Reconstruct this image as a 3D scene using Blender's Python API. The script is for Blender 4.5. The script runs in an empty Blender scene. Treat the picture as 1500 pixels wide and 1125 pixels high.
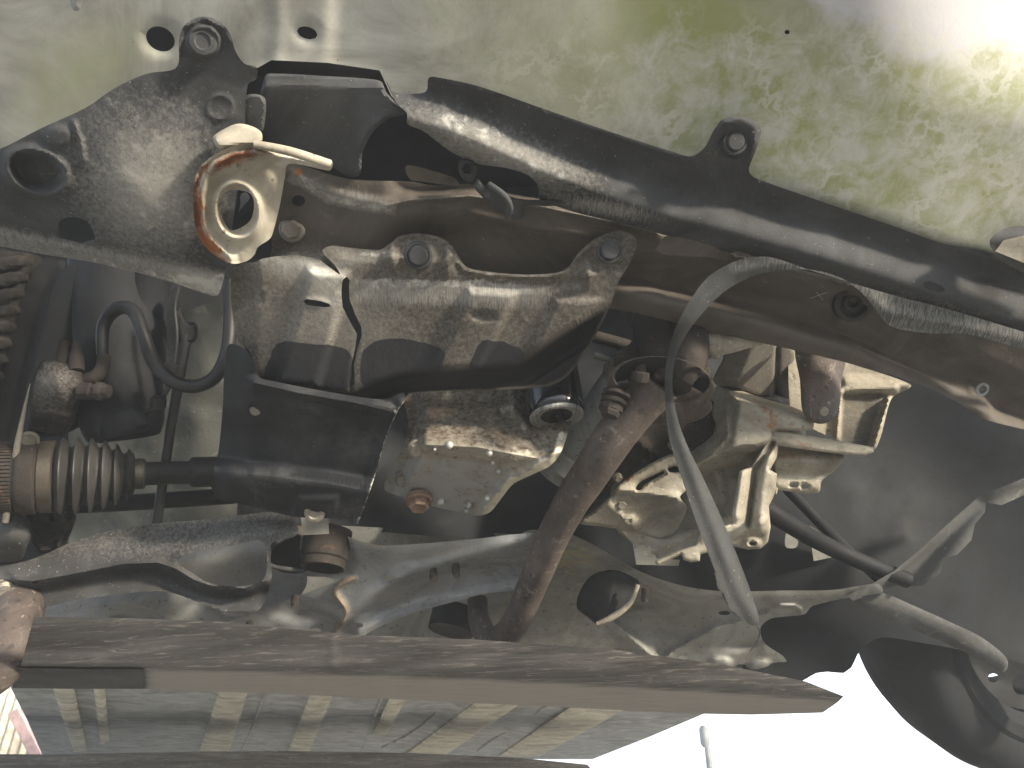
import bpy, math, random
import numpy as np
from mathutils import Vector, Matrix, noise as mnoise
from mathutils.geometry import delaunay_2d_cdt
random.seed(7); np.random.seed(7)
S = bpy.context.scene
COL = S.collection

# ------------------------------------------------------------------ camera
PITCH = math.radians(30); CAMZ = 0.45; FPX = 1083.0; W, H = 1500.0, 1125.0
cam = bpy.data.objects.new('camera', bpy.data.cameras.new('camera'))
COL.objects.link(cam); S.camera = cam
cam.location = (0, 0, CAMZ); cam.rotation_euler = (math.radians(90) + PITCH, 0, 0)
cam.data.sensor_width = 36; cam.data.lens = FPX / W * 36
cam.data.clip_start = 0.01; cam.data.clip_end = 3000
FWD = np.array((0, math.cos(PITCH), math.sin(PITCH)))
UP = np.array((0, -math.sin(PITCH), math.cos(PITCH)))
RT = np.array((1.0, 0, 0)); C0 = np.array((0, 0, CAMZ))

# ------------------------------------------------------------------ sky, sun, exposure
SUN_EL, SUN_AZ = 12.0, 50.0          # azimuth: degrees to the right of straight behind the camera
sd = Vector((math.sin(math.radians(SUN_AZ)) * math.cos(math.radians(SUN_EL)),
             -math.cos(math.radians(SUN_AZ)) * math.cos(math.radians(SUN_EL)), math.sin(math.radians(SUN_EL))))
w = bpy.data.worlds.new('World'); S.world = w; w.use_nodes = True
nt = w.node_tree; bg = nt.nodes['Background']
sky = nt.nodes.new('ShaderNodeTexSky'); sky.sky_type = 'NISHITA'; sky.sun_disc = False
sky.sun_elevation = math.radians(SUN_EL); sky.sun_rotation = math.atan2(sd.x, sd.y)
sky.air_density = 1.0; sky.dust_density = 2.5
# thin white cloud haze thickening evenly towards the horizon all the way round
tcw = nt.nodes.new('ShaderNodeTexCoord'); sep = nt.nodes.new('ShaderNodeSeparateXYZ'); nt.links.new(tcw.outputs['Generated'], sep.inputs[0])
hz = nt.nodes.new('ShaderNodeMapRange'); hz.inputs[1].default_value = 0.0; hz.inputs[2].default_value = 0.45; hz.inputs[3].default_value = 1; hz.inputs[4].default_value = 0
hz.interpolation_type = 'SMOOTHSTEP'; nt.links.new(sep.outputs['Z'], hz.inputs[0])
hm = nt.nodes.new('ShaderNodeMix'); hm.data_type = 'RGBA'; hm.inputs[7].default_value = (9.2, 10.3, 12.0, 1)
nt.links.new(hz.outputs[0], hm.inputs[0]); nt.links.new(sky.outputs[0], hm.inputs[6])
nt.links.new(hm.outputs[2], bg.inputs[0]); bg.inputs[1].default_value = 0.09
sun = bpy.data.objects.new('sun', bpy.data.lights.new('sun', 'SUN')); COL.objects.link(sun)
sun.data.energy = 2.6; sun.data.angle = math.radians(5); sun.data.color = (1.0, 0.90, 0.74)
sun.rotation_euler = sd.to_track_quat('Z', 'Y').to_euler(); sun.location = (3, -3, 4)
S.view_settings.view_transform = 'Standard'; S.view_settings.look = 'None'; S.view_settings.gamma = 1
S.view_settings.exposure = 1.95
S.cycles.max_bounces = 8; S.cycles.diffuse_bounces = 5; S.cycles.glossy_bounces = 3
S.cycles.transmission_bounces = 2; S.cycles.volume_bounces = 0; S.cycles.use_denoising = True
S.cycles.caustics_reflective = False; S.cycles.caustics_refractive = False
S.cycles.sample_clamp_indirect = 4

# ------------------------------------------------------------------ maths helpers
def P(x, y, d):
    x = np.asarray(x, float); y = np.asarray(y, float); d = np.asarray(d, float)
    return (C0 + np.multiply.outer((x - 750) / FPX * d, RT) - np.multiply.outer((y - 562.5) / FPX * d, UP)
            + np.multiply.outer(d, FWD))
def V(x, y, d): return Vector(P(x, y, d).tolist())
def cv(x, y, z): return Vector((RT * x + UP * y - FWD * z).tolist())   # a direction: right, up the picture, toward the lens
def B(y, off=0.0): return .61 + .00030 * y + 1.0e-7 * y * y + off
def ss(a, b, t):
    t = np.clip((t - a) / (b - a + 1e-12), 0, 1); return t * t * (3 - 2 * t)
def dist(X, Y, pts, closed=False):
    """distance to a polyline and which side (positive: to the right when walking along it, i.e. below a left-to-right line)"""
    p = np.array(pts, float)
    if closed: p = np.vstack([p, p[:1]])
    best = np.full(X.shape, 1e9); sg = np.ones(X.shape)
    for (x0, y0), (x1, y1) in zip(p[:-1], p[1:]):
        dx, dy = x1 - x0, y1 - y0; L = dx * dx + dy * dy + 1e-9
        t = np.clip(((X - x0) * dx + (Y - y0) * dy) / L, 0, 1)
        d = np.hypot(X - x0 - t * dx, Y - y0 - t * dy)
        c = dx * (Y - y0) - dy * (X - x0)
        m = d < best - 1e-9
        best = np.where(m, d, best); sg = np.where(m, np.sign(c), sg)
    return best, sg
def sdist(X, Y, pts):
    d, s = dist(X, Y, pts); return d * s
def ridge(X, Y, pts, w, h):                       # rounded ridge along a line, h metres toward the lens
    d, _ = dist(X, Y, pts); return -h * ss(w, 0, d)
def ell(X, Y, cx, cy, rx, ry, a=0):
    c, s = math.cos(math.radians(a)), math.sin(math.radians(a))
    u = (X - cx) * c + (Y - cy) * s; v = -(X - cx) * s + (Y - cy) * c
    return np.hypot(u / rx, v / ry)
def blob(X, Y, cx, cy, rx, ry, h, a=0, core=0.0):  # raised (h>0) or sunk (h<0) oval
    return -h * ss(1, core, ell(X, Y, cx, cy, rx, ry, a))
def plat(X, Y, poly, w, h):                        # raised plateau with sloped sides of width w
    ins = inside(X, Y, poly); d, _ = dist(X, Y, poly, True)
    return -h * ss(-w, w, np.where(ins, d, -d))
def inside(X, Y, poly):
    p = np.array(poly, float); n = len(p); r = np.zeros(X.shape, bool); j = n - 1
    for i in range(n):
        xi, yi = p[i]; xj, yj = p[j]
        if yi != yj:
            c = ((yi > Y) != (yj > Y)) & (X < (xj - xi) * (Y - yi) / (yj - yi) + xi)
            r ^= c
        j = i
    return r
def fnoise(X, Y, s, seed=0.0):
    return np.array([mnoise.fractal(Vector((x / s + seed, y / s, seed * 1.7)), 1.0, 2.0, 3) for x, y in zip(X.ravel(), Y.ravel())]).reshape(X.shape)
def spline(pts, step, closed=True, sharp=()):
    """Catmull-Rom through the points, resampled about every `step` pixels"""
    p = [np.array(q, float) for q in pts]; n = len(p); out = []
    rng = range(n) if closed else range(n - 1)
    for i in rng:
        a = p[(i - 1) % n] if (closed or i > 0) else p[i]
        b = p[i]; c = p[(i + 1) % n]
        d = p[(i + 2) % n] if (closed or i + 2 < n) else c
        L = np.linalg.norm(c[:2] - b[:2]); k = max(1, int(L / step + .5))
        # centripetal-like tangents limited by the segment length
        t1 = (c - a) * .5; t2 = (d - b) * .5
        for t_ in (t1, t2):
            m = np.linalg.norm(t_[:2])
            if m > L: t_ *= L / m
        for s_ in range(k):
            u = s_ / k; u2 = u * u; u3 = u2 * u
            out.append((2*u3 - 3*u2 + 1) * b + (u3 - 2*u2 + u) * t1 + (-2*u3 + 3*u2) * c + (u3 - u2) * t2)
    if not closed: out.append(p[-1])
    return out
def lin(pts, step, closed=True):
    out = []; n = len(pts)
    for i in range(n if closed else n - 1):
        a = np.array(pts[i], float); b = np.array(pts[(i + 1) % n], float)
        k = max(1, int(np.linalg.norm(b - a) / step + .5))
        for s_ in range(k): out.append(a + (b - a) * s_ / k)
    if not closed: out.append(np.array(pts[-1], float))
    return out

# ------------------------------------------------------------------ object helpers
CAR = bpy.data.objects.new('car', None); COL.objects.link(CAR)
CAR['label'] = 'pale old car raised on a steel beam, its dirty underside filling the view'
CAR['category'] = 'car'
def link(name, me, mat, parent, smooth=35, label=None):
    o = bpy.data.objects.new(name, me); COL.objects.link(o)
    if mat: me.materials.append(mat)
    for p in me.polygons: p.use_smooth = True
    me.set_sharp_from_angle(angle=math.radians(smooth))
    if parent is not None:
        o.parent = parent
    if label: o['label'] = label
    return o
def top(o, label, cat, group=None):
    o['kind'] = 'thing'
    o['label'] = label; o['category'] = cat
    if group: o['group'] = group
    return o
def sheet(name, outline, depth, mat, parent=CAR, holes=(), thick=.003, step=8, masks=None, curve=True, hcurve=True,
          edge=None, label=None, smooth=38, jag=0, feat=(), relax=1):
    """a pressed, moulded or cast piece: outline -> surface with its own relief, real thickness behind"""
    step = step * .8
    o_ = spline(outline, step) if curve else lin(outline, step)
    o_ = np.array(o_)
    if jag:
        o_ = o_ + np.random.uniform(-jag, jag, o_.shape)
    loops = [o_] + [np.array(spline(h, max(3, step * .6)) if hcurve else lin(h, max(3, step * .6))) for h in holes]
    x0, y0 = o_.min(0); x1, y1 = o_.max(0)
    gx, gy = np.meshgrid(np.arange(x0, x1, step), np.arange(y0, y1, step * .866))
    gx = gx + (np.arange(gx.shape[0]) % 2)[:, None] * step * .5
    gx, gy = gx.ravel(), gy.ravel()
    m = inside(gx, gy, loops[0])
    gx, gy = gx[m], gy[m]
    dd, _ = dist(gx, gy, loops[0], True); m = dd > step * .45; gx, gy = gx[m], gy[m]
    for h in loops[1:]:
        dd, _ = dist(gx, gy, h, True); m = (dd > step * .4) & ~inside(gx, gy, h); gx, gy = gx[m], gy[m]
    fx = []
    for fp, fw in feat:
        q = np.array(lin(fp, step * .7, False)); tg = np.gradient(q, axis=0); tg /= np.linalg.norm(tg, axis=1)[:, None] + 1e-9
        nn = np.stack([-tg[:, 1], tg[:, 0]], 1)
        for o in (0, -.5, .5, -1, 1): fx.append(q + nn * fw * o)
        dd, _ = dist(gx, gy, fp); m = dd > fw + step * .4; gx, gy = gx[m], gy[m]
    if fx:
        fx = np.vstack(fx); m = inside(fx[:, 0], fx[:, 1], loops[0]); fx = fx[m]
        for l in loops:
            dd, _ = dist(fx[:, 0], fx[:, 1], l, True); fx = fx[dd > step * .4]
        for h in loops[1:]: fx = fx[~inside(fx[:, 0], fx[:, 1], h)]
        gx = np.concatenate([gx, fx[:, 0]]); gy = np.concatenate([gy, fx[:, 1]])
    pts = [tuple(q) for l in loops for q in l]; edges = []; k = 0
    for l in loops:
        n = len(l); edges += [(k + i, k + (i + 1) % n) for i in range(n)]; k += n
    pts += list(zip(gx.tolist(), gy.tolist()))
    r = delaunay_2d_cdt([Vector(q) for q in pts], edges, [], 0, 1e-4)
    vs = np.array([tuple(q) for q in r[0]]); tris = np.array([f for f in r[2] if len(f) == 3])
    cx = vs[tris].mean(1); keep = inside(cx[:, 0], cx[:, 1], loops[0])
    for h in loops[1:]: keep &= ~inside(cx[:, 0], cx[:, 1], h)
    tris = tris[keep]
    X, Y = vs[:, 0], vs[:, 1]
    a = vs[tris[:, 1]] - vs[tris[:, 0]]; b = vs[tris[:, 2]] - vs[tris[:, 0]]
    neg = (a[:, 0] * b[:, 1] - a[:, 1] * b[:, 0]) > 0     # y is down in pixels: make normals face the lens
    tris[neg] = tris[neg][:, ::-1]
    D = depth(X, Y) * np.ones(X.shape)
    ed_ = np.unique(np.sort(np.vstack([tris[:, :2], tris[:, 1:], tris[:, ::2]]), axis=1), axis=0)
    ln = 1 / (np.hypot(X[ed_[:, 0]] - X[ed_[:, 1]], Y[ed_[:, 0]] - Y[ed_[:, 1]]) + .3)
    dg = np.bincount(ed_[:, 0], ln, len(X)) + np.bincount(ed_[:, 1], ln, len(X)) + 1e-9
    for _ in range(relax):
        acc = np.bincount(ed_[:, 0], ln * D[ed_[:, 1]], len(X)) + np.bincount(ed_[:, 1], ln * D[ed_[:, 0]], len(X))
        D = D * .45 + .55 * acc / dg
    if edge:
        ew, ed = edge
        dd, _ = dist(X, Y, loops[0], True)
        for h in loops[1:]:
            d2, _ = dist(X, Y, h, True); dd = np.minimum(dd, d2)
        t = np.clip(1 - dd / ew, 0, 1); D = D + ed * (1 - np.sqrt(np.clip(1 - t * t, 0, 1)))
    F_ = P(X, Y, D); Bk = P(X, Y, D + thick)
    n = len(X); used = {}
    for t in tris:
        for i in range(3):
            e = (t[i], t[(i + 1) % 3]); used[e] = 1
    bound = [e for e in used if (e[1], e[0]) not in used]
    faces = [tuple(int(i) for i in t) for t in tris] + [tuple(int(i) + n for i in t[::-1]) for t in tris] \
        + [(int(e[1]), int(e[0]), int(e[0]) + n, int(e[1]) + n) for e in bound]
    me = bpy.data.meshes.new(name)
    me.from_pydata(np.vstack([F_, Bk]).tolist(), [], faces); me.update()
    if masks:
        for k_, fn in masks.items():
            val = np.clip(fn(X, Y) * np.ones(X.shape), 0, 1)
            at = me.attributes.new(k_, 'FLOAT', 'POINT')
            at.data.foreach_set('value', np.concatenate([val, val]).astype(np.float32))
    return link(name, me, mat, parent, smooth, label)
def frame(d):
    d = d.normalized(); a = Vector((0, 0, 1)) if abs(d.z) < .9 else Vector((1, 0, 0))
    u = d.cross(a).normalized(); return u, d.cross(u).normalized()
def tube(name, pts, mat, parent=CAR, seg=20, step=10, flat=1.0, label=None, rough=0.0, smooth=50, wob=0):
    """pts: (x, y, depth, radius in pixels at that depth)"""
    q = spline(pts, step, closed=False) if len(pts) > 2 else lin(pts, step, False)
    c = [V(a[0], a[1], a[2]) for a in q]; r = [a[3] * a[2] / FPX for a in q]
    verts = []; faces = []; n = len(c); u = None
    for i in range(n):
        d = (c[min(i + 1, n - 1)] - c[max(i - 1, 0)]).normalized()
        if u is None: u, v = frame(d)
        else:
            u = (u - d * u.dot(d)).normalized(); v = d.cross(u)
        for k in range(seg):
            a = 2 * math.pi * k / seg
            rr = r[i] * (1 + wob * mnoise.noise(c[i] * 25 + Vector((math.cos(a), math.sin(a), 0)) * 1.3))
            verts.append(c[i] + (u * math.cos(a) + v * math.sin(a) * flat) * rr)
    for i in range(n - 1):
        for k in range(seg):
            a, b = i * seg + k, i * seg + (k + 1) % seg
            faces.append((a, b, b + seg, a + seg))
    faces.append(tuple(range(seg))[::-1]); faces.append(tuple((n - 1) * seg + k for k in range(seg)))
    me = bpy.data.meshes.new(name); me.from_pydata([tuple(x) for x in verts], [], faces); me.update()
    return link(name, me, mat, parent, smooth, label)
def lathe(name, c, axis, prof, mat, parent=CAR, seg=28, label=None, smooth=35, hexa=False, inner=False):
    """prof: list of (radius m, height m along axis)"""
    u, v = frame(axis); ax = axis.normalized(); verts = []; faces = []
    if hexa: seg = 6
    for r, h in prof:
        for k in range(seg):
            a = 2 * math.pi * k / seg + .3
            verts.append(c + ax * h + (u * math.cos(a) + v * math.sin(a)) * r)
    n = len(prof)
    for i in range(n - 1):
        for k in range(seg):
            a, b = i * seg + k, i * seg + (k + 1) % seg
            faces.append((a, b, b + seg, a + seg))
    if not inner:
        faces.append(tuple(range(seg))[::-1]); faces.append(tuple((n - 1) * seg + k for k in range(seg)))
    else:
        for k in range(seg):
            a, b = (n - 1) * seg + k, (n - 1) * seg + (k + 1) % seg
            faces.append((a, b, (k + 1) % seg, k))
    me = bpy.data.meshes.new(name); me.from_pydata([tuple(x) for x in verts], [], faces); me.update()
    return link(name, me, mat, parent, smooth, label)
def merge(o, h):
    a, b = o.data, h.data; n = len(a.vertices)
    vs = [tuple(v.co) for v in a.vertices] + [tuple(v.co) for v in b.vertices]
    fs = [tuple(p.vertices) for p in a.polygons] + [tuple(i + n for i in p.vertices) for p in b.polygons]
    me = bpy.data.meshes.new(a.name); me.from_pydata(vs, [], fs); me.update()
    for m_ in a.materials: me.materials.append(m_)
    for p in me.polygons: p.use_smooth = True
    me.set_sharp_from_angle(angle=math.radians(28)); o.data = me
    bpy.data.objects.remove(h)
def bolt(x, y, d, r, mat, parent, kind='hex', axis=None, name='bolt', label=None):
    """r in pixels; sits with its washer face on depth d"""
    d = float(np.ravel(d)[0])
    R = r * d / FPX; c = V(x, y, d); axis = axis or cv(.08, -.25, 1)
    if kind == 'hex':
        o = lathe(name, c, axis, [(R, -.004), (R, R * .12), (R * .9, R * .2), (R * .72, R * .22)], mat, parent, 20, label)
        h = lathe('tmp', c, axis, [(R * .76, R * .2), (R * .76, R * .62), (R * .64, R * .75), (R * .45, R * .72)], mat, o, hexa=True, smooth=20)
        merge(o, h)
    elif kind == 'clip':      # plastic push clip: ring and raised flat head
        o = lathe(name, c, axis, [(R, -.004), (R, R * .10), (R * .93, R * .2), (R * .78, R * .22), (R * .74, R * .12), (R * .70, R * .12),
                                  (R * .68, R * .34), (R * .58, R * .42), (R * .2, R * .44)], mat, parent, 28, label)
    elif kind == 'cap':
        o = lathe(name, c, axis, [(R, -.004), (R, R * .1), (R * .92, R * .2), (R * .6, R * .25), (R * .5, R * .14), (R * .1, R * .12)], mat, parent, 28, label)
    return o

# ------------------------------------------------------------------ materials
def mat(name, c1, c2, sc=18, rough=.6, metal=0, spec=.5, bump=.15, bsc=220, c3=None, c3s=60, c3t=.6, speck=None,
        layers=(), stretch=(1, 1, 1), bdist=.0012, rvar=.15, contrast=.25, coat=0, var=.38):
    m = bpy.data.materials.new(name); m.use_nodes = True; t = m.node_tree; N = t.nodes; L = t.links
    b = N['Principled BSDF']; tc = N.new('ShaderNodeTexCoord'); mp = N.new('ShaderNodeMapping')
    mp.inputs['Scale'].default_value = stretch; L.new(tc.outputs['Object'], mp.inputs[0])
    def noise(scale, det=6, dis=0.0, src=None, ro=.6):
        n = N.new('ShaderNodeTexNoise'); n.inputs['Scale'].default_value = scale; n.inputs['Detail'].default_value = det
        n.inputs['Roughness'].default_value = ro; n.inputs['Distortion'].default_value = dis
        L.new((src or mp).outputs[0], n.inputs['Vector']); return n.outputs['Fac']
    def rng(v, a, b_, o0=0.0, o1=1.0):
        r = N.new('ShaderNodeMapRange'); r.inputs[1].default_value = a; r.inputs[2].default_value = b_
        r.inputs[3].default_value = o0; r.inputs[4].default_value = o1; L.new(v, r.inputs[0]); return r.outputs[0]
    def mix(f, a, b_):
        x = N.new('ShaderNodeMix'); x.data_type = 'RGBA'
        for s, i in ((a, 6), (b_, 7)):
            if isinstance(s, tuple): x.inputs[i].default_value = (*s, 1)
            else: L.new(s, x.inputs[i])
        if isinstance(f, float): x.inputs[0].default_value = f
        else: L.new(f, x.inputs[0])
        return x.outputs[2]
    def math_(op, a, b_):
        x = N.new('ShaderNodeMath'); x.operation = op; x.use_clamp = False
        for s, i in ((a, 0), (b_, 1)):
            if isinstance(s, (int, float)): x.inputs[i].default_value = s
            else: L.new(s, x.inputs[i])
        return x.outputs[0]
    n1 = noise(sc, 8, .3)
    col = mix(rng(n1, .5 - contrast, .5 + contrast), c1, c2)
    if c3: col = mix(rng(noise(c3s, 8, .8, ro=.7), c3t, c3t + .12), col, c3)
    rgh = rng(n1, .3, .7, max(0.05, rough - rvar), min(1, rough + rvar))
    if speck:
        for (scol, ssc, thr, amt) in speck:
            f = math_('MULTIPLY', rng(noise(ssc, 3, 0, ro=.5), thr, thr + .05), amt); col = mix(f, col, scol)
    if var:
        vm = N.new('ShaderNodeMix'); vm.data_type = 'RGBA'; vm.blend_type = 'MULTIPLY'; vm.inputs[0].default_value = 1
        cr = N.new('ShaderNodeCombineColor'); nv = noise(7.3, 12, 1.2, ro=.68)
        for i_, k_ in enumerate((1.0, .97, .92)):
            L.new(rng(nv, .36, .64, (1 - var) * k_, 1 + var * .6), cr.inputs[i_])
        L.new(col, vm.inputs[6]); L.new(cr.outputs[0], vm.inputs[7]); col = vm.outputs[2]
    hsum = noise(bsc, 5, 0, ro=.65); hsum = math_('ADD', hsum, math_('MULTIPLY', noise(sc * 2.5, 6), 1.5))
    for (att, lc, ls, hard, lr, st) in layers:
        a = N.new('ShaderNodeAttribute'); a.attribute_name = att
        src = mp
        if st:
            src = N.new('ShaderNodeMapping'); src.inputs['Scale'].default_value = st; L.new(tc.outputs['Object'], src.inputs[0])
        nn = noise(ls, 8, .4, src, .7)
        v = math_('ADD', a.outputs['Fac'], math_('MULTIPLY', math_('SUBTRACT', nn, .5), 1.6 if hard < .5 else 1.1))
        # no layer where the attribute is zero
        f = math_('MULTIPLY', rng(v, .5 - hard * .5, .5 + hard * .5), rng(a.outputs['Fac'], .02, .12))
        col = mix(f, col, lc)
        rgh2 = N.new('ShaderNodeMix'); rgh2.data_type = 'FLOAT'; L.new(f, rgh2.inputs[0]); L.new(rgh, rgh2.inputs[2]); rgh2.inputs[3].default_value = lr
        rgh = rgh2.outputs[0]
        hsum = math_('ADD', hsum, math_('MULTIPLY', f, .6))
    L.new(col, b.inputs['Base Color']); L.new(rgh, b.inputs['Roughness'])
    b.inputs['Metallic'].default_value = metal; b.inputs['Specular IOR Level'].default_value = spec
    if coat: b.inputs['Coat Weight'].default_value = coat; b.inputs['Coat Roughness'].default_value = .25
    bp = N.new('ShaderNodeBump'); bp.inputs['Strength'].default_value = bump; bp.inputs['Distance'].default_value = bdist
    L.new(hsum, bp.inputs['Height']); L.new(bp.outputs[0], b.inputs['Normal'])
    return m
MUD = ('mud', (.36, .345, .315), 240, .75, .95, None)
CHALK_GLINT = ('chalk_glint', (.60, .59, .55), 95, .35, .95, None)
SCUFF = ('scuff', (.40, .39, .36), 30, .5, .85, (28, 3, 3))
RUST = ('rust', (.17, .06, .025), 90, .3, .95, None)
RUSTO = ('rusto', (.34, .13, .045), 75, .25, .95, None)
WET_SHADE = ('wet_shade', (.018, .019, .022), 12, .3, .5, None)  # damp patches, also the dark tone painted into shaded recesses
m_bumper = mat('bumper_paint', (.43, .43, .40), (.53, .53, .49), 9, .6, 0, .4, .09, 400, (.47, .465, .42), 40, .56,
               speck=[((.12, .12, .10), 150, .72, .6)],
               layers=[('algae_sun', (.36, .38, .17), 11, 1.1, .8, None), ('algae_sun2', (.58, .575, .50), 30, .35, .85, None),
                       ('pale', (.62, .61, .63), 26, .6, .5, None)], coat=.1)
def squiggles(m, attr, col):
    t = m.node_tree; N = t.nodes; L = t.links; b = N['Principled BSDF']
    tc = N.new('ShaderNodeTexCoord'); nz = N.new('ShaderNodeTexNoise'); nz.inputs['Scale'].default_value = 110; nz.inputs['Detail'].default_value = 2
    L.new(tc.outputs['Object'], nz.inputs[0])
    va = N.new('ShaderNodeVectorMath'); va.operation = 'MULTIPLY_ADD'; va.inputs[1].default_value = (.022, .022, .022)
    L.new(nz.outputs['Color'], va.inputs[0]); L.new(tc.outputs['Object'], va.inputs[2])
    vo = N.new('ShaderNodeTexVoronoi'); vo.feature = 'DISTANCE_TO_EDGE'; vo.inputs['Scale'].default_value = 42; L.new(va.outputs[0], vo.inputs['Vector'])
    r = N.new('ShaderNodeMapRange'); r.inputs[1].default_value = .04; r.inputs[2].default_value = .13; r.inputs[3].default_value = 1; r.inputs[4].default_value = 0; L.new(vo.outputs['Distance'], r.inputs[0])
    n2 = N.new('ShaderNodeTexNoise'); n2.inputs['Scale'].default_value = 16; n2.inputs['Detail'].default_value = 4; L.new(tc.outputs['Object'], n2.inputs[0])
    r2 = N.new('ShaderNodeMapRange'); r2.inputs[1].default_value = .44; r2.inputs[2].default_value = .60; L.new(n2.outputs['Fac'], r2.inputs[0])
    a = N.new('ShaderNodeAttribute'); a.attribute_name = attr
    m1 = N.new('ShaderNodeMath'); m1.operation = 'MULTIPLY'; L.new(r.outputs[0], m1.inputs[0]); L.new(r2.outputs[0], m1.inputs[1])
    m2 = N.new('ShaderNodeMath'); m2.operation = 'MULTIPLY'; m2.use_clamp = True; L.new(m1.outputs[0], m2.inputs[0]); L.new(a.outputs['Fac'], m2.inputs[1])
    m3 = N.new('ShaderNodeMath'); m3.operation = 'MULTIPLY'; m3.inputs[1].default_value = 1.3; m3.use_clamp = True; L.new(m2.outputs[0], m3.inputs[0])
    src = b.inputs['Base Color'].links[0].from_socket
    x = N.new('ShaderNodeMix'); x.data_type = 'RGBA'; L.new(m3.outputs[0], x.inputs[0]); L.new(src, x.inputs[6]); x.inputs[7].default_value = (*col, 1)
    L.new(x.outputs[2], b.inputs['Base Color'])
squiggles(m_bumper, 'algae_sun2', (.64, .63, .56))
m_plastic = mat('black_plastic', (.050, .052, .057), (.085, .086, .088), 10, .8, 0, .25, .3, 500, (.13, .125, .115), 90, .62,
                speck=[((.5, .48, .44), 420, .70, .7)], layers=[MUD, SCUFF, WET_SHADE, CHALK_GLINT])
m_shield = mat('dusty_plastic', (.070, .062, .053), (.122, .107, .090), 12, .82, 0, .2, .3, 450, (.24, .215, .18), 70, .62,
               speck=[((.05, .045, .04), 200, .68, .6), ((.5, .47, .4), 380, .73, .6)],
               layers=[MUD, SCUFF, ('wet_shade', (.036, .036, .040), 12, .10, .5, None), ('lip', (.010, .010, .012), 12, .6, .6, None), CHALK_GLINT])
m_strip = mat('torn_strip_plastic', (.028, .030, .031), (.055, .057, .057), 25, .7, 0, .4, .3, 500, (.30, .30, .27), 60, .66, stretch=(1, 1, 1),
              speck=[((.5, .48, .42), 300, .70, .6)], layers=[SCUFF])
m_cross = mat('brown_dusty_steel', (.085, .073, .062), (.135, .115, .097), 10, .75, .0, .35, .3, 350, (.19, .165, .14), 50, .62,
              speck=[((.4, .37, .32), 350, .72, .6)], layers=[MUD, SCUFF, RUST, RUSTO, CHALK_GLINT])
m_tow = mat('cream_painted_steel', (.42, .385, .31), (.52, .475, .385), 14, .65, 0, .4, .3, 300, (.34, .30, .24), 40, .60,
            speck=[((.14, .11, .08), 120, .66, .7)],
            layers=[('pale', (.58, .56, .51), 60, .3, .7, None), RUSTO, RUST])
m_alloy = mat('cast_alloy', (.27, .245, .195), (.46, .425, .345), 16, .7, .1, .45, .7, 260, (.36, .25, .12), 34, .58, contrast=.16,
              speck=[((.12, .10, .08), 140, .63, .5), ((.62, .58, .50), 120, .64, .5)], layers=[('wet_shade', (.06, .056, .05), 24, 1.0, .6, None), MUD, RUSTO])  # first layer also paints shade into the castings
m_pan = mat('grimy_pan_steel', (.30, .27, .22), (.40, .37, .31), 20, .5, .35, .5, .4, 200, (.22, .175, .13), 60, .55,
            speck=[((.08, .06, .045), 150, .62, .8)], layers=[('grime_shade', (.10, .065, .042), 150, .45, .8, None), ('clean', (.40, .40, .385), 40, .3, .38, None), ('pale', (.72, .66, .52), 80, .3, .7, None)])
m_exhaust = mat('brown_exhaust_steel', (.070, .056, .050), (.140, .112, .098), 13, .7, .1, .4, .5, 260, (.25, .21, .18), 46, .57, var=.5, contrast=.15,
                speck=[((.40, .31, .24), 170, .66, .6), ((.03, .022, .02), 110, .64, .6)])
m_rusty = mat('dark_rusty_iron', (.030, .025, .022), (.068, .055, .047), 30, .8, .3, .4, .6, 200, (.22, .12, .07), 50, .6,
              speck=[((.5, .45, .38), 260, .70, .7)], layers=[MUD])
m_iron = mat('dark_iron', (.014, .014, .016), (.028, .027, .027), 20, .7, .3, .4, .4, 250, (.08, .07, .06), 60, .64,
             speck=[((.3, .28, .25), 350, .74, .5)])
m_rubber = mat('black_rubber', (.018, .017, .016), (.036, .033, .03), 20, .55, 0, .5, .25, 300, (.09, .08, .07), 80, .62)
m_hose = mat('hose_rubber', (.012, .012, .014), (.022, .022, .024), 20, .5, 0, .5, .1, 300)
m_weld = mat('rusty_weld', (.30, .24, .18), (.42, .35, .27), 60, .8, 0, .4, .6, 300, (.16, .09, .05), 90, .55)
m_brass = mat('band_steel', (.062, .052, .040), (.11, .094, .074), 30, .5, .5, .5, .3, 300, (.12, .08, .05), 50, .6)
m_filter = mat('filter_black_enamel', (.008, .008, .01), (.014, .014, .017), 20, .15, .0, .6, .08, 300)
m_filter_end = mat('filter_end_reflections', (.10, .10, .105), (.70, .69, .64), 22, .35, .35, .5, .5, 200, (.8, .78, .70), 26, .52, stretch=(4, .6, 1))  # pale and dark streaks paint the reflections on the filter end
m_arm = mat('speckled_black_steel', (.046, .045, .045), (.078, .076, .074), 14, .7, .1, .4, .3, 350, (.17, .16, .15), 90, .6,
            speck=[((.55, .52, .48), 330, .685, .8)], layers=[MUD])
m_sub = mat('silver_blue_paint', (.29, .305, .32), (.39, .40, .405), 14, .7, .0, .4, .3, 300, (.34, .32, .28), 50, .58,
            speck=[((.10, .09, .08), 180, .64, .6)], layers=[('dusty', (.46, .43, .36), 40, .6, .8, None), RUST])
m_beige = mat('beige_painted_steel', (.24, .24, .225), (.33, .33, .305), 8, .6, .0, .45, .25, 300, (.22, .21, .18), 30, .6,
              speck=[((.10, .085, .07), 150, .63, .6)], layers=[('algae_sun', (.45, .42, .22), 50, .4, .8, None), WET_SHADE])
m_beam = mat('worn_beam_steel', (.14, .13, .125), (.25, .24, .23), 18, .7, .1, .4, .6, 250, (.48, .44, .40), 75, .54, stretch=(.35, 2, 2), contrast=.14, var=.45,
             speck=[((.6, .56, .5), 200, .70, .5)], layers=[('bright', (.40, .37, .34), 30, .5, .55, (.6, 5, 5)), MUD])
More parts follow.
